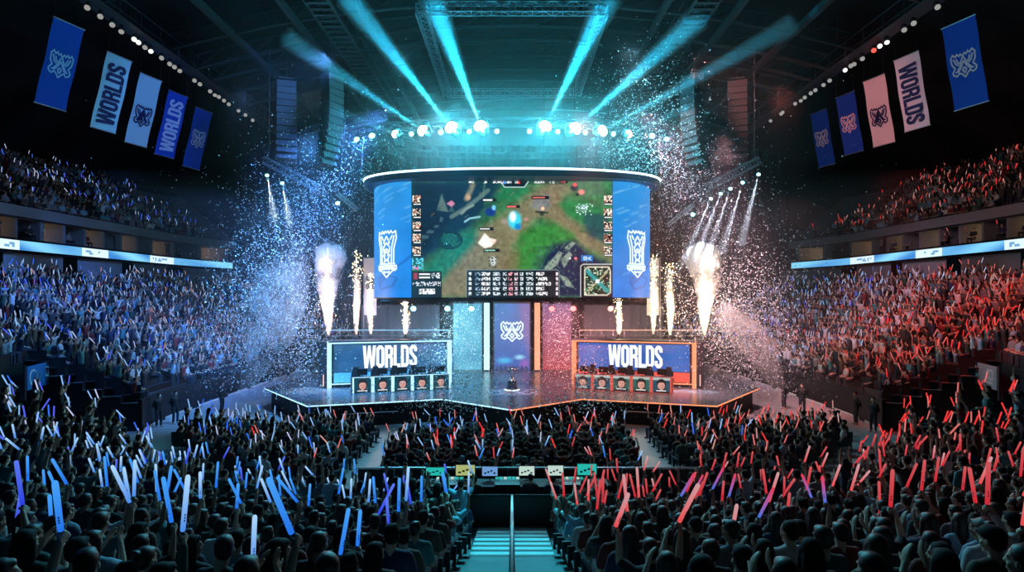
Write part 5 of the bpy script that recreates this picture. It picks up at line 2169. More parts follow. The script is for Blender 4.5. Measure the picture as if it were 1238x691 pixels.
        B.cap(hd(0, .09, .06), .016, hd(0, .14, .055), .010, 8)
    elif hair == 'hood':
        B.ball(hd(0, .04, .085), .06, .05, .035, M, 10)
    hr_ = B.fuse('hair', .010, 900, 2)
    return dict(body=body, shirt=shirt, trousers=trou, hair=hr_, grips=grips, kind=kind, style=hair)


skin_ms = [mat('skin_%d' % i, c, .55) for i, c in enumerate([(.55, .36, .27), (.45, .28, .20), (.62, .43, .34), (.30, .18, .12)])]
hair_ms = [mat('hair_black', (.010, .009, .010), .75, spec=.2), mat('hair_brown', (.03, .018, .012), .5), mat('hair_dark', (.016, .013, .013), .5)]
SHIRTS = [('black', (.012, .013, .016)), ('black', (.014, .014, .016)), ('charcoal', (.04, .042, .05)), ('navy', (.02, .03, .08)), ('grey', (.18, .19, .21)), ('teal', (.05, .20, .22)),
          ('maroon', (.18, .02, .02)), ('pale-blue', (.22, .36, .48)), ('white', (.55, .56, .58)), ('dark-green', (.03, .08, .06)), ('brown', (.09, .06, .045))]
shirt_ms = [(n, mat('shirt_%s_%d' % (n.replace(' ', '_'), i), c, .8)) for i, (n, c) in enumerate(SHIRTS)]
jeans = mat('trousers_dark', (.02, .022, .035), .8)
POSES = [('seat_lap', .0, 'short', False), ('seat_right', .15, 'short', False), ('seat_left', -.2, 'crop', False), ('seat_both', .0, 'hood', False), ('seat_out', .3, 'cap', False), ('seat_cross', -.1, 'tail', True),
         ('seat_fwd', .45, 'short', False), ('seat_phone', -.1, 'long', True), ('seat_lap', -.5, 'long', True), ('seat_right', -.3, 'bun', True), ('seat_left', .35, 'hood', False), ('seat_lap', .35, 'crop', False), ('seat_fwd', -.3, 'tail', True), ('seat_both', .2, 'long', True)]
PROTO = [make_person(*p) for p in POSES]
PHRASE = {'seat_lap': 'hands in lap', 'seat_right': 'right arm raised', 'seat_left': 'left arm raised', 'seat_both': 'both arms raised', 'seat_out': 'arm held outward', 'seat_cross': 'arm across raised', 'seat_fwd': 'leaning forward', 'seat_phone': 'clasped hands up'}
HAIRP = {'short': 'short hair', 'crop': 'cropped hair', 'hood': 'hooded top', 'cap': 'cap', 'tail': 'ponytail', 'long': 'long hair', 'bun': 'hair bun'}


def put_person(pr, loc, rz, sc, shirt_m, skin_m, hair_m, label, group=None):
    o = bpy.data.objects.new('person', pr['body'])
    COL.objects.link(o)
    o.location, o.rotation_euler, o.scale = loc, (0, 0, rz), (sc, sc, sc)
    for part, m in (('shirt', shirt_m), ('trousers', jeans), ('hair', hair_m)):
        c = bpy.data.objects.new(part, pr[part])
        COL.objects.link(c)
        c.parent = o
        if not c.data.materials:
            c.data.materials.append(m)
        c.material_slots[0].link = 'OBJECT'
        c.material_slots[0].material = m
    if not o.data.materials:
        o.data.materials.append(skin_m)
    o.material_slots[0].link = 'OBJECT'
    o.material_slots[0].material = skin_m
    tag(o, label, 'person', group)
    return o


# glow sticks: one of each colour with its parts, copied below
def stick_mat(name, c0, c1, s0, s1):
    if name in MATS:
        return MATS[name]
    m = bpy.data.materials.new(name)
    m.use_nodes = True
    nt = m.node_tree
    nt.nodes.clear()
    tc = nt.nodes.new('ShaderNodeTexCoord')
    sx = nt.nodes.new('ShaderNodeSeparateXYZ')
    mr = nt.nodes.new('ShaderNodeMapRange')
    mr.inputs['From Min'].default_value = .05
    mr.inputs['From Max'].default_value = .55
    mx = nt.nodes.new('ShaderNodeMix')
    mx.data_type = 'RGBA'
    mx.inputs['A'].default_value = (*[v * s0 for v in c0], 1)
    mx.inputs['B'].default_value = (*[v * s1 for v in c1], 1)
    e = nt.nodes.new('ShaderNodeEmission')
    o = nt.nodes.new('ShaderNodeOutputMaterial')
    nt.links.new(tc.outputs['Object'], sx.inputs[0])
    nt.links.new(sx.outputs['Z'], mr.inputs['Value'])
    nt.links.new(mr.outputs['Result'], mx.inputs['Factor'])
    nt.links.new(mx.outputs['Result'], e.inputs['Color'])
    nt.links.new(e.outputs[0], o.inputs['Surface'])
    MATS[name] = m
    return m


STICKS = {'blue': stick_mat('stick_blue', lin(30, 110, 230), lin(70, 160, 245), 1, 1), 'pale blue': stick_mat('stick_pale', lin(70, 140, 240), lin(170, 215, 250), .9, 1), 'red': stick_mat('stick_red', lin(215, 40, 55), lin(225, 95, 100), .85, .8),
          'pale red': stick_mat('stick_pink', lin(235, 70, 75), lin(225, 170, 175), .95, .8), 'red-blue': stick_mat('stick_mix', lin(40, 110, 215), lin(225, 60, 85), 1, 1), 'violet-blue': stick_mat('stick_violet', lin(40, 60, 220), lin(90, 120, 240), 1, 1)}
grip_b, grip_r = mat('grip_navy', (.015, .03, .12), .4), mat('grip_crimson', (.12, .015, .03), .4)
STICK_P = {}
for nm, m in STICKS.items():
    root = None
    mb = MB()
    mb.lathe([(.0, .055), (.018, .056), (.0225, .07), (.0225, .51), (.021, .535), (.015, .55), (0, .553)], (0, 0, 0), m, 12)
    tube = mb.build('light_stick', smooth=True)
    mb = MB()
    mb.lathe([(.0, -.09), (.012, -.088), (.0165, -.07), (.0165, .045), (.022, .05), (.022, .058)], (0, 0, 0), grip_r if 'red' in nm and nm != 'red-blue' else grip_b, 10)
    mb.build('handle', parent=tube, smooth=True)
    mb = MB()
    for q in range(3):
        mb.box((0, -.0225, .16 + .026 * q), (.012, .002, .014), mat('stick_print', (.03, .08, .25), .5))
    mb.build('print', parent=tube)
    STICK_P[nm] = tube
used_stick = set()


def put_stick(col, loc, axis, L, label, group):
    p = STICK_P[col]
    if col in used_stick:
        o = copy_tree(p)
    else:
        used_stick.add(col)
        o = p
    M = axis.to_track_quat('Z', 'Y').to_matrix().to_4x4()
    M.translation = loc
    o.matrix_world = M @ Matrix.Diagonal((1, 1, L, 1))
    tag(o, label, 'light stick', group)
    return o


# ---------------------------------------------------------------- low-detail figures for the far crowd
def lowpoly(kind, hair, nb):
    p = make_person(kind, 0, hair, False, False)
    V, Fc, Mi = [], [], []
    for part, k, n in (('body', 0, nb), ('shirt', 1, nb * .5), ('hair', 2, nb * .22)):
        me = p[part]
        o = bpy.data.objects.new('t', me)
        COL.objects.link(o)
        d = o.modifiers.new('d', 'DECIMATE')
        d.ratio = min(1, n / len(me.polygons))
        d.use_collapse_triangulate = True
        dg = bpy.context.evaluated_depsgraph_get()
        ev = o.evaluated_get(dg).data
        ev.calc_loop_triangles()
        b = sum(len(v) for v in V)
        co = np.empty(len(ev.vertices) * 3, np.float32)
        ev.vertices.foreach_get('co', co)
        t = np.empty(len(ev.loop_triangles) * 3, np.int32)
        ev.loop_triangles.foreach_get('vertices', t)
        V.append(co.reshape(-1, 3))
        Fc.append(t.reshape(-1, 3) + b)
        mk_ = np.full(len(ev.loop_triangles), k)
        if k == 0:       # trousered legs
            cz = co.reshape(-1, 3)[t.reshape(-1, 3)].mean(1)
            arm = np.abs(cz[:, 0]) > (.24 if kind.startswith('stand') else .21)
            mk_[(cz[:, 2] < (.98 if kind.startswith('stand') else .585)) & ~arm] = 3
            mk_[cz[:, 2] < .5] = 3
        Mi.append(mk_)
        bpy.data.objects.remove(o)
    return dict(v=np.concatenate(V), f=np.concatenate(Fc), m=np.concatenate(Mi), grips=p['grips'])


LOW = [lowpoly(k, h, n) for k, h, n in (('seat_lap', 'short', 300), ('seat_right', 'crop', 300), ('seat_both', 'short', 320), ('stand_right', 'short', 320), ('stand_cheer', 'long', 320), ('seat_left', 'long', 300), ('stand_both', 'crop', 320))]


def tile(name, items, mats, label, cat, kind='stuff'):
    """items: (proto, loc, rz, scale, material table for the proto's slots). One mesh of many figures nobody could count"""
    nv = sum(len(i[0]['v']) for i in items)
    nf = sum(len(i[0]['f']) for i in items)
    V = np.empty((nv, 3), np.float32)
    Fq = np.empty((nf, 3), np.int32)
    Mi = np.empty(nf, np.int32)
    a = b = 0
    for p, loc, R, sc, tab in items:
        v = p['v'] @ (np.array(R, np.float32).T * sc) + np.array(loc, np.float32)
        n, k = len(v), len(p['f'])
        V[a:a + n] = v
        Fq[b:b + k] = p['f'] + a
        Mi[b:b + k] = np.array(tab)[p['m']]
        a += n
        b += k
    me = bpy.data.meshes.new(name)
    me.vertices.add(nv)
    me.vertices.foreach_set('co', V.ravel())
    me.loops.add(nf * 3)
    me.loops.foreach_set('vertex_index', Fq.ravel())
    me.polygons.add(nf)
    me.polygons.foreach_set('loop_start', np.arange(0, nf * 3, 3, dtype=np.int32))
    me.polygons.foreach_set('material_index', Mi)
    me.update(calc_edges=True)
    for m in mats:
        me.materials.append(m)
    o = bpy.data.objects.new(name, me)
    COL.objects.link(o)
    tag(o, label, cat, kind=kind)
    return o


# ---------------------------------------------------------------- where people sit
def project(p):
    return CX + F * p[0] / p[1], CY - F * (p[2] - EYE) / p[1]


r = random.Random(77)
seats = []       # (x, y, z, facing, tag info)
PITCH = .60
for sg in (-1, 1):
    for i in range(NROW):
        d = i * ROW + .33
        scale = (R0 + d) / R0
        u, n = 1.36 / scale, 0
        while u < U_END:
            x, y, nx, ny, phi = plan(u, d)
            stepu = PITCH / scale if phi < 89.99 or phi > 90.01 else PITCH
            n += 1
            ok = y < 72.5 and not in_portal(phi, i)
            if phi > 69 and (u % 14.5) < 1.5:
                ok = False
            if ok:
                seats.append((sg * x, y, tier_z(phi, i), atan2(sg * nx, -ny) if False else atan2(-sg * nx, ny) + pi, sg, i, n, phi, 'tier'))
            u += stepu * r.uniform(.96, 1.05)


def face_to(x, y, tx=0, ty=39):
    return atan2(-(tx - x), ty - y)


tiers_view, far = [], []
for s in seats:
    x, y, z, _, sg, i, n, phi, k = s
    if y < 2.8:
        continue
    px, py = project((x, y, z + 1.1))
    if not (-45 < px < 1283 and py < 722):
        continue
    dist = sqrt(x * x + y * y)
    tiers_view.append((dist, s))
tiers_view.sort(key=lambda t: t[0])
floor_seats = []
for sg in (-1, 1):
    for row in range(9):
        y = 21.35 + row * .95
        n = 0
        x = .32
        while x < 4.7 + .05 * row:
            n += 1
            floor_seats.append((sg * x, y, 0.0, 0, sg, row, n, 0, 'centre'))
            x += .56
    for row in range(12):
        y = 20.8 + row * .95
        n = 0
        x = 6.7 + .02 * row
        while x < 19:
            n += 1
            rr = sqrt(x * x + (y - YN) ** 2)
            if rr < R0 - 2.2 and not (y > 30.8 and x < 14.6) and y < 31.4 and x < 16.8:
                floor_seats.append((sg * x, y, 0.0, 0, sg, row, n, 0, 'flank'))
            x += .56
NEAR = 276
near = tiers_view[:NEAR]
rest = sorted([s for _, s in tiers_view[NEAR:]] + floor_seats, key=lambda s: sqrt(s[0] ** 2 + s[1] ** 2))
print('PEOPLE tiers in view', len(tiers_view), 'floor', len(floor_seats))

sticks_left = 292
side_name = {-1: 'blue side', 1: 'red side'}
SW = {-1: 'blue-lit', 1: 'red-lit'}
for dist, (x, y, z, _, sg, i, n, phi, k) in near:
    hold = r.random()
    cand = [j for j, p in enumerate(PROTO) if (len(p['grips']) > 0) == (hold < (.44 if dist > 10 or abs(x) > 4.5 else .18))]
    j = r.choice(cand)
    pr = PROTO[j]
    if r.random() < .12 and dist > 9:
        z_off = 0
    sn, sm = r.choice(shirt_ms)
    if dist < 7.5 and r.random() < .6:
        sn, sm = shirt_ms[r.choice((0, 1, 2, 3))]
    rz = face_to(x, y) + r.uniform(-.12, .12)
    sc = r.uniform(.94, 1.05)
    loc = (x + r.uniform(-.03, .03), y + r.uniform(-.03, .03), z)
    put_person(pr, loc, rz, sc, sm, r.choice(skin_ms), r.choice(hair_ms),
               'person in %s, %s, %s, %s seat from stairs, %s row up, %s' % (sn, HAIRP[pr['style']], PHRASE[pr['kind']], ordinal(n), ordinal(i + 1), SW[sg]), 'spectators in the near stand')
    M = Matrix.Translation(loc) @ Matrix.Rotation(rz, 4, 'Z') @ Matrix.Scale(sc, 4)
    for q, (c, a) in enumerate(pr['grips']):
        if sticks_left <= 0 or (q == 1 and r.random() < .6):
            continue
        sticks_left -= 1
        if sg < 0:
            col = r.choice(['blue', 'blue', 'blue', 'pale blue', 'violet-blue'])
            if abs(x) < 1.5 and r.random() < .3:
                col = 'pale blue'
        else:
            col = r.choice(['red', 'red', 'red', 'pale red', 'pale red', 'red-blue'] + (['blue', 'violet-blue'] if phi > 20 else []))
        ax = (M.to_3x3() @ a).normalized()
        ax = (ax * .55 + Vector((r.gauss(0, .22), r.gauss(0, .2), .75))).normalized()
        if ax.z < 0:
            ax = -ax
        put_stick(col, M @ c, ax, r.uniform(.92, 1.12), '%s light stick held by person %s from stairs, %s row up, %s%s' % (col.replace(' ', '-'), ordinal(n), ordinal(i + 1), SW[sg], '' if len(pr['grips']) == 1 else (', first hand' if q == 0 else ', second hand')), 'light sticks in the near stand')

# the far crowd and its sticks
crowd_mats = [skin_ms[0], skin_ms[1], hair_ms[0]] + [m for _, m in shirt_ms] + [jeans]
E = {'b0': emat('far_stick_blue', lin(50, 110, 240), 1.1), 'b1': emat('far_stick_ice', lin(140, 190, 250), 1.0), 'w': emat('far_stick_white', lin(195, 205, 245), .9), 'v': emat('far_stick_violet', lin(80, 95, 235), 1.1),
     'r0': emat('far_stick_red', lin(235, 55, 55), 1.1), 'r1': emat('far_stick_rose', lin(230, 115, 110), .95), 'p': emat('far_stick_peach', lin(225, 165, 155), .8)}
ek = list(E)
stick_mats = [E[k_] for k_ in ek]
mb = MB()
mb.lathe([(0, 0), (.019, .01), (.021, .08), (.021, .38), (0, .40)], (0, 0, 0), None, 5)
sv = np.array(mb.v, np.float32)
sf = []
for f in mb.f:
    for q in range(1, len(f) - 1):
        sf.append((f[0], f[q], f[q + 1]))
SP = dict(v=sv, f=np.array(sf, np.int32), m=np.zeros(len(sf), int))
people_i, stick_i = [], []


FAR2NEAR = {'b0': 'blue', 'v': 'violet-blue', 'b1': 'pale blue', 'w': 'pale blue', 'r0': 'red', 'r1': 'pale red', 'p': 'pale red'}


def add_far(x, y, z, sg, lively, zone, who=None):
    global sticks_left
    w = r.random()
    lo = LOW[0] if w > lively else r.choice(LOW[1:])
    if zone == 'floor' and w <= lively:
        lo = r.choice([LOW[1], LOW[2], LOW[5]])
    rz = face_to(x, y) + r.uniform(-.25, .25)
    sc = r.uniform(.93, 1.06)
    R = Matrix.Rotation(rz, 3, 'Z')
    loc = (x + r.uniform(-.06, .06), y + r.uniform(-.06, .06), z)
    people_i.append((lo, loc, R, sc, (r.choice((0, 0, 1)), 3 + r.randrange(len(shirt_ms)), 2, 3 + len(shirt_ms))))
    for q, (c, a) in enumerate(lo['grips']):
        if q and r.random() < .4:
            continue
        t = smooth01((y - 34) / 16)
        if zone == 'upper':
            col = r.choice(['b0', 'v', 'b1', 'w']) if sg < 0 else r.choice(['r0', 'r0', 'r1', 'p'])
        elif zone == 'floor':
            f = (x + 14) / 28
            col = r.choice(['b0', 'b1', 'b1', 'w']) if r.random() > f else r.choice(['r0', 'r1', 'r1', 'p'])
        elif sg < 0:
            col = r.choice(['b0', 'b1', 'b1', 'v', 'w']) if r.random() > t * .5 else r.choice(['w', 'b1', 'w', 'p'])
        else:
            h = (z - 1.5) / 7
            if y > 48 + 4 * (1 - h):
                col = r.choice(['b1', 'w', 'v', 'p', 'b1'])
            elif y > 38:
                col = r.choice(['r0', 'r1', 'p', 'p', 'w'])
            else:
                col = r.choice(['r0', 'r0', 'r0', 'r1'])
        ax = (R @ a).normalized()
        ax = (ax * .35 + Vector((r.gauss(0, .30), r.gauss(0, .25), .8))).normalized()
        if ax.z < 0:
            ax = -ax
        p = Vector(loc) + (R @ c) * sc
        if who and sticks_left > 0:
            sticks_left -= 1
            put_stick(FAR2NEAR[col], p, ax, r.uniform(.70, .85), '%s light stick held by %s%s' % (FAR2NEAR[col].replace(' ', '-'), who, '' if q == 0 and len(lo['grips']) == 1 else (', first hand' if q == 0 else ', second hand')), 'light sticks in the middle distance')
            continue
        k_ = ek.index(col)
        stick_i.append((SP, tuple(p), ax.to_track_quat('Z', 'Y').to_matrix(), r.uniform(.9, 1.2), (k_,)))


for s in rest:
    x, y, z, _, sg, i, n, phi, k = s
    if k == 'tier':
        if r.random() < .96:
            add_far(x, y, z, sg, .80 if y > 24 else .62, 'tier', 'person %s from stairs, %s row up, %s' % (ordinal(n), ordinal(i + 1), SW[sg]) if n < 60 else None)
    elif r.random() < .93:
        add_far(x, y, z, sg, .55 if k == 'centre' and i < 3 else .66, 'floor', '%s spectator from aisle, %s row, %s %s block' % (ordinal(n), ordinal(i + 1), SW[sg], k))
# upper tiers and suites
for sg in (-1, 1):
    for i in range(14):
        d = DF + i * .8 + .3
        u = U0
        while u < U_END:
            x, y, nx, ny, phi = plan(u, d)
            sc_ = (R0 + d) / R0 if not (89.99 < phi < 90.01) else 1
            u += .62 / sc_
            if y > 71 or x / y > .86 or (u % 13) < 1.2:
                continue
            dens = .92 if y < 62 else (.92 - (y - 62) * .07)
            if r.random() < dens:
                add_far(sg * x, y, 13.1 + .5 * i, sg, .42, 'upper')
    u = R0 * radians(70)
    while u < U_END:
        x, y, nx, ny, phi = plan(u, DU + .9)
        u += 1.0
        if y < 70 and r.random() < .45:
            add_far(sg * x, y, 11.0, sg, .25, 'upper')
tile('crowd', people_i, crowd_mats, 'mass of spectators filling the floor blocks, side stands and upper tiers', 'crowd')
tile('light_sticks_far_off', stick_i, stick_mats, 'hundreds of small glowing sticks waved across the far crowd', 'light sticks')
print('CROWD', len(people_i), 'sticks', len(stick_i), 'sticks left', sticks_left)

# chairs under the floor blocks
mb = MB()
for s in floor_seats:
    mb.box((s[0], s[1] + .02, .42), (.44, .42, .04), seat_m)
    mb.box((s[0], s[1] - .2, .64), (.44, .03, .40), seat_m)
    for dx in (-.19, .19):
        mb.box((s[0] + dx, s[1] - .2, .25), (.025, .025, .5), seat_m)
        mb.box((s[0] + dx, s[1] + .2, .2), (.025, .025, .42), seat_m)
o = mb.build('floor_chairs')
tag(o, 'rows of dark chairs hidden under the spectators on the arena floor', 'chairs', kind='stuff')

# guards on the floor in front of the side walls
G = make_person('stand_guard', .1, 'crop', False)
Gs = make_person('stand_right', -.3, 'cap', False)
gm = mat('guard_black', (.012, .012, .014), .7)
for k, (px, py, up, lab) in enumerate([(212, 512, 0, 'security guard in black standing by the dark wall, nearer the camera, blue-lit side'),
                                       (268, 497, 0, 'security guard in black standing by the wall near the confetti, blue-lit side'),
                                       (192, 516, 0, 'security guard in black standing beside another guard by the dark wall, blue-lit side'),
                                       (970, 500, 0, 'security guard in black standing on the floor beside the smoke plume, red-lit side'),
                                       (1035, 513, 0, 'security guard in black standing halfway along the dark wall, red-lit side'),
                                       (1056, 522, 0, 'security guard in black standing nearest the dark tunnel, red-lit side'),
                                       (948, 494, 0, 'person in black standing at the far end of the wall, red-lit side')]):
    Y = EYE * F / (py - CY)
    x = (px - CX) / F * Y
    put_person(G if k % 2 == 0 else G, (x, Y, 0.0), face_to(x, Y, 0, 30) + (.4 if k % 2 else -.3), 1.03, gm, skin_ms[k % 3], hair_ms[0], lab, 'security staff')

# ---------------------------------------------------------------- control desk behind the floor crowd
ct = mat('table_black', (.012, .013, .016), .5)
o = empty('control_desk', (0, 20.0, 0))
tag(o, 'long black control desk carrying monitors beyond the foot of the lit stairs', 'desk')
mb = MB()
mb.box((0, 0, .98), (6.2, .9, .05), ct, bev=.01)
mb.build('tabletop', parent=o)
for x in (-3, -1, 1, 3):
    mb = MB()
    mb.tube((x, .3, 0), (x, .3, .96), .025, steel, 8)
    mb.build('leg', parent=o)
o = empty('low_partition', (0, 18.74, 0))
tag(o, 'low black partition screening the control desk at the foot of the lit stairs', 'partition')
mb = MB()
mb.box((0, 0, .50), (6.3, .06, .96), ct, bev=.01)
mb.build('panel', parent=o)
mb = MB()
mb.tube((-3.15, 0, 1.0), (3.15, 0, 1.0), .028, steel, 8)
mb.build('top_rail', parent=o)
for x in (-3.1, 0, 3.1):
    mb = MB()
    mb.box((x, .05, .5), (.05, .05, 1.0), steel)
    mb.build('post', parent=o)
gl_c = emat('desk_glow_teal', lin(40, 190, 180), .9)
gl_w = emat('desk_glow_white', lin(200, 225, 215), .9)
gl_y = emat('desk_glow_yellow', lin(190, 205, 130), .75)
gl_b = emat('desk_glow_blue', lin(120, 170, 230), .8)
for k, (x, y, w, h, m, nm) in enumerate([(-1.52, 19.85, .62, .34, gl_y, 'yellowish glowing flat monitor left'), (-.72, 19.8, .5, .3, gl_b, 'bluish'), (.48, 19.85, .5, .30, gl_w, 'white'), (1.42, 19.85, .5, .32, gl_w, 'white'), (2.45, 19.9, .62, .36, gl_c, 'teal'), (-2.5, 19.85, .6, .26, gl_c, 'teal')]):
    o = empty('desk_monitor', (x, y + .38, 1.008))
    lab = ['monitor with a yellowish glowing screen on the control desk', 'monitor with a bluish screen beside the yellowish one on the control desk', 'white-glowing monitor just beyond the stair rail on the control desk', 'white-glowing monitor further along the control desk towards the red side',
           'teal monitor at the red-side end of the control desk', 'teal monitor at the blue-side end of the control desk'][k]
    tag(o, lab, 'monitor', 'control desk monitors')
    mb = MB()
    mb.box((0, 0, .16 + h / 2), (w + .03, .03, h + .03), black, bev=.006)
    mb.build('frame', parent=o)
    mb = MB()
    mb.quad((-w / 2, -.017, .16), (w / 2, -.017, .16), (w / 2, -.017, .16 + h), (-w / 2, -.017, .16 + h), m)
    for q in range(4):
        mb.box((-w / 2 + w * (.2 + .2 * q), -.018, .16 + h * (.3 + .12 * (q % 3))), (w * .14, .002, h * .16), mat('screen_dark', (.03, .05, .05), .4))
    mb.build('screen', parent=o)
    mb = MB()
    mb.box((0, .02, .008), (.24, .16, .016), black)
    mb.tube((0, .02, .01), (0, .02, .22), .02, black, 8)
    mb.build('stand', parent=o)
for k, (x, w) in enumerate([(-2.0, .9), (-.15, .8), (1.95, .7)]):
    o = empty('mixing_console', (x, 19.82, 1.008))
    tag(o, ['mixing console with teal lit strips towards the blue side of the control desk', 'mixing console with lit strips at the middle of the control desk', 'mixing console with lit strips towards the red side of the control desk'][k], 'mixing console', 'mixing consoles')
    mb = MB()
    mb.prism([(-.28, 0), (.28, 0), (.28, .16), (-.28, .06)], -w / 2, w / 2, black, Matrix(((0, 0, 1), (1, 0, 0), (0, 1, 0))))
    mb.build('body', parent=o)
    mb = MB()
    for q in range(14):
        xx = -w / 2 + w * (q + .5) / 14
        mb.box((xx, -.05 + .03 * (q % 3), .115), (.02, .05, .03), black)
    mb.build('fader', parent=o)['kind'] = 'stuff'
    mb = MB()
    for q in range(6):
        xx = -w / 2 + w * (q + .5) / 6
        mb.quad((xx - w * .06, .08, .127), (xx + w * .06, .08, .127), (xx + w * .06, .24, .156), (xx - w * .06, .24, .156), gl_c if (q + k) % 3 else gl_w)
    mb.build('display', parent=o)
# crew behind the desk, backs to the camera, and the barrier rail beyond
for k, (x, m) in enumerate([(-2.15, 0), (-1.15, 11), (.55, 6), (1.25, 0), (2.3, 11)]):
    pr = PROTO[m]
    put_person(pr, (x, 19.13, .16), r.uniform(-.2, .2), 1.0, shirt_ms[k % 4][1], skin_ms[k % 2], hair_ms[0], '%s crew member in dark top seated at the control desk counted from the blue side' % ordinal(k + 1), 'control desk crew')
    o = empty('stool', (x, 19.13, 0))
    tag(o, 'black stool under the %s crew member at the control desk' % ordinal(k + 1), 'stool', 'crew stools')
    mb = MB()
    mb.lathe([(.17, .50), (.18, .52), (.18, .55), (.15, .565)], (0, 0, 0), ct, 16)
    mb.build('seat', parent=o)
    for q in range(4):
        a = pi / 4 + pi / 2 * q
        mb = MB()
        mb.tube((.12 * cos(a), .12 * sin(a), .52), (.2 * cos(a), .2 * sin(a), 0), .015, steel, 6)
        mb.build('leg', parent=o)
o = empty('crowd_barrier', (0, 20.72, 0))
tag(o, 'long low steel barrier between the floor seats and the control desk', 'barrier')
mb = MB()
mb.tube((-5.2, 0, 1.28), (6.2, 0, 1.28), .03, alu, 8)
mb.tube((-5.2, 0, .25), (6.2, 0, .25), .025, alu, 8)
mb.build('rail', parent=o)
mb = MB()
mb.box((.5, .03, .75), (11.3, .02, .96), dark)
mb.build('panel', parent=o)
mb = MB()
for k in range(10):
    x = -5.2 + 11.4 * k / 9
    mb.tube((x, 0, 0), (x, 0, 1.28), .025, alu, 8)
    mb.box((x, 0, .012), (.06, .5, .024), alu)
mb.build('post', parent=o)
# ================================================================= LIGHT AND CAMERA
w = bpy.data.worlds.new('hall')
SC.world = w
w.use_nodes = True
w.node_tree.nodes['Background'].inputs[0].default_value = (.10, .30, .42, 1)
w.node_tree.nodes['Background'].inputs[1].default_value = .008

WASH = 1.0
# unseen spots wash the stage: cyan-blue on one half, amber-red on the other
light('SPOT', 'stage_wash', (-9, 31, 17), 22464, (.10, .50, 1.0), (-8, 39, 1.5), 42, .8, .4)
light('SPOT', 'stage_wash', (-3, 32, 17), 10368, (.08, .5, 1.0), (-3, 38, 1.5), 40, .8, .4)
light('SPOT', 'stage_wash', (9, 31, 17), 19008, (1.0, .32, .20), (8, 39, 1.5), 42, .8, .4)
light('SPOT', 'stage_wash', (4, 32, 17), 7776, (1.0, .22, .28), (4, 38, 1.5), 36, .8, .4)
# unseen spots added to light the confetti and smoke
light('SPOT', 'flank_wash', (-10, 31, 15.5), 18900, (.09, .40, 1.0), (-14, 37.5, 5.5), 62, .7, .3)
light('SPOT', 'flank_wash', (10.5, 31, 15.5), 16375, (1.0, .46, .52), (13.2, 37.5, 3.6), 46, .7, .3)
light('SPOT', 'rig_wash', (6, 33, 21), 4224, (.35, .85, 1.0), (10, 39, 14.0), 62, .7, .3)
light('SPOT', 'drizzle_wash', (-3.5, 36, 6.2), 5346, (.3, .75, 1.0), (-3.6, 44, 3), 70, .7, .2)
light('SPOT', 'drizzle_wash', (3.5, 36, 6.2), 5346, (1.0, .35, .38), (3.6, 44, 3), 70, .7, .2)
# stands
light('SPOT', 'stand_wash', (-8, 40, 19), 37837, (.09, .28, 1.0), (-27, 44, 4), 58, .8, .5)
light('SPOT', 'stand_wash', (-20, 27, 20), 12162, (.09, .30, 1.0), (-26, 35, 4), 62, .8, .5)
light('SPOT', 'stand_wash', (8, 40, 19), 24864, (.75, .34, .50), (27, 50, 4), 52, .8, .5)
light('SPOT', 'stand_wash', (20, 27, 20), 15890, (1.0, .09, .07), (27, 36, 4), 62, .8, .5)
light('SPOT', 'stand_wash', (-5, 50, 18), 7566, (.55, .55, 1.0), (-22, 50, 3), 40, .8, .5)
light('SPOT', 'stand_wash', (5, 50, 18), 6053, (.9, .75, .85), (22, 48, 3), 40, .8, .5)
light('SPOT', 'upper_wash', (-10, 36, 21), 4608, (.10, .30, .95), (-42, 55, 16), 55, .8, .5)
light('SPOT', 'upper_wash', (10, 36, 21), 2880, (1.0, .30, .26), (42, 55, 16), 55, .8, .5)
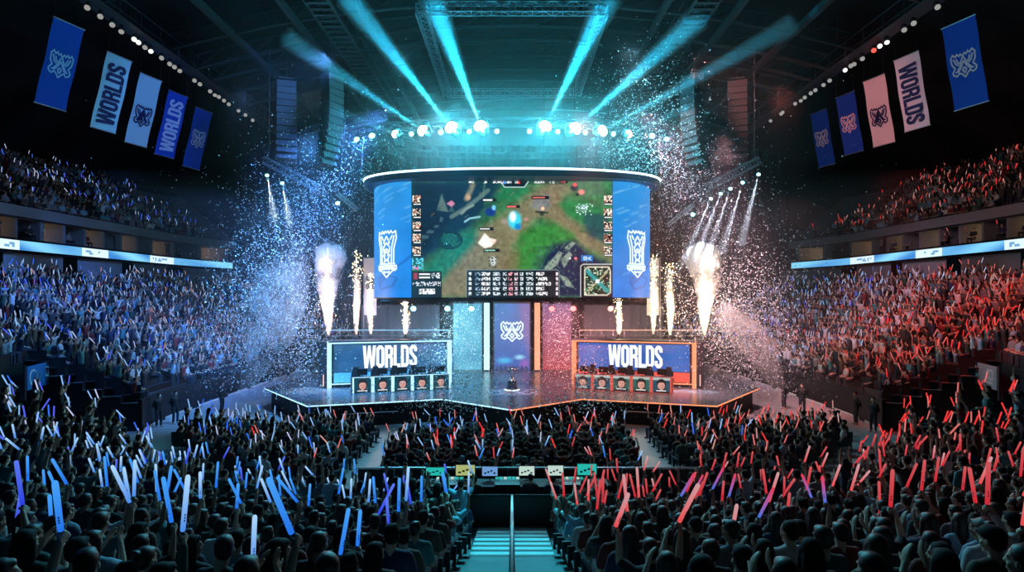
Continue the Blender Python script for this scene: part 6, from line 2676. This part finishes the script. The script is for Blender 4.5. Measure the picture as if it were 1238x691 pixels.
# floor blocks and near stand
light('SPOT', 'floor_wash', (-4, 36, 17.5), 4752, (.35, .6, 1.0), (-8, 25, .5), 55, .8, .4)
light('SPOT', 'floor_wash', (4, 36, 17.5), 3888, (1.0, .45, .38), (8, 25, .5), 55, .8, .4)
light('SPOT', 'rim_wash', (-6, 33, 20), 8913, (.08, .55, .75), (-4, 10, 2), 50, .8, .4)
light('SPOT', 'rim_wash', (6, 33, 20), 5942, (.20, .42, .60), (5, 9, 2), 50, .8, .4)
light('SPOT', 'rim_wash', (14, 33, 18), 5348, (1.0, .22, .16), (12, 13, 2), 45, .8, .4)
light('SPOT', 'rim_wash', (-14, 33, 18), 4160, (.15, .4, 1.0), (-11, 13, 2), 45, .8, .4)
light('SPOT', 'stair_wash', (0, 22, 21), 27348, (.02, .66, .80), (0, 14.2, .5), 17, .4, .15)
light('SPOT', 'rim_wash', (0, 24, 22), 3400, (.16, .62, .80), (0, 9, 2.5), 44, .8, .3)  # overhead spot added to brighten the near stand
# banners
light('SPOT', 'banner_wash', (-10, 34, 18), 1400, (.45, .75, 1.0), (-25, 42, 18), 50, .8, .3)
light('SPOT', 'banner_wash', (10, 34, 18), 1190, (1.0, .70, .78), (25, 42, 18), 50, .8, .3)
light('SPOT', 'roof_wash', (-6, 36, 17.5), 26, (.05, .6, .75), (-8, 40, 25), 110, .9, .4)
light('SPOT', 'roof_wash', (6, 36, 17.5), 26, (.15, .5, .62), (8, 40, 25), 110, .9, .4)

cam = bpy.data.cameras.new('camera')
cam.sensor_fit = 'HORIZONTAL'
cam.sensor_width = 36.0
cam.lens = 36.0 * F / 1238.0
cam.shift_y = (CY - 345.5) / 1238.0
cam.clip_start = .1
cam.clip_end = 300
co = bpy.data.objects.new('camera', cam)
COL.objects.link(co)
co.location = (0, 0, EYE)
co.rotation_euler = (pi / 2, 0, 0)
SC.camera = co

vs = SC.view_settings
vs.view_transform = 'Standard'
vs.look = 'None'
vs.gamma = 1.0
vs.exposure = 0.0
vs.use_curve_mapping = False
cy = SC.cycles
cy.use_denoising = True
cy.max_bounces = 5
cy.diffuse_bounces = 2
cy.glossy_bounces = 2
cy.transparent_max_bounces = 8
cy.volume_bounces = 1
cy.volume_step_rate = 1.0
cy.volume_max_steps = 160
cy.sample_clamp_indirect = 4.0
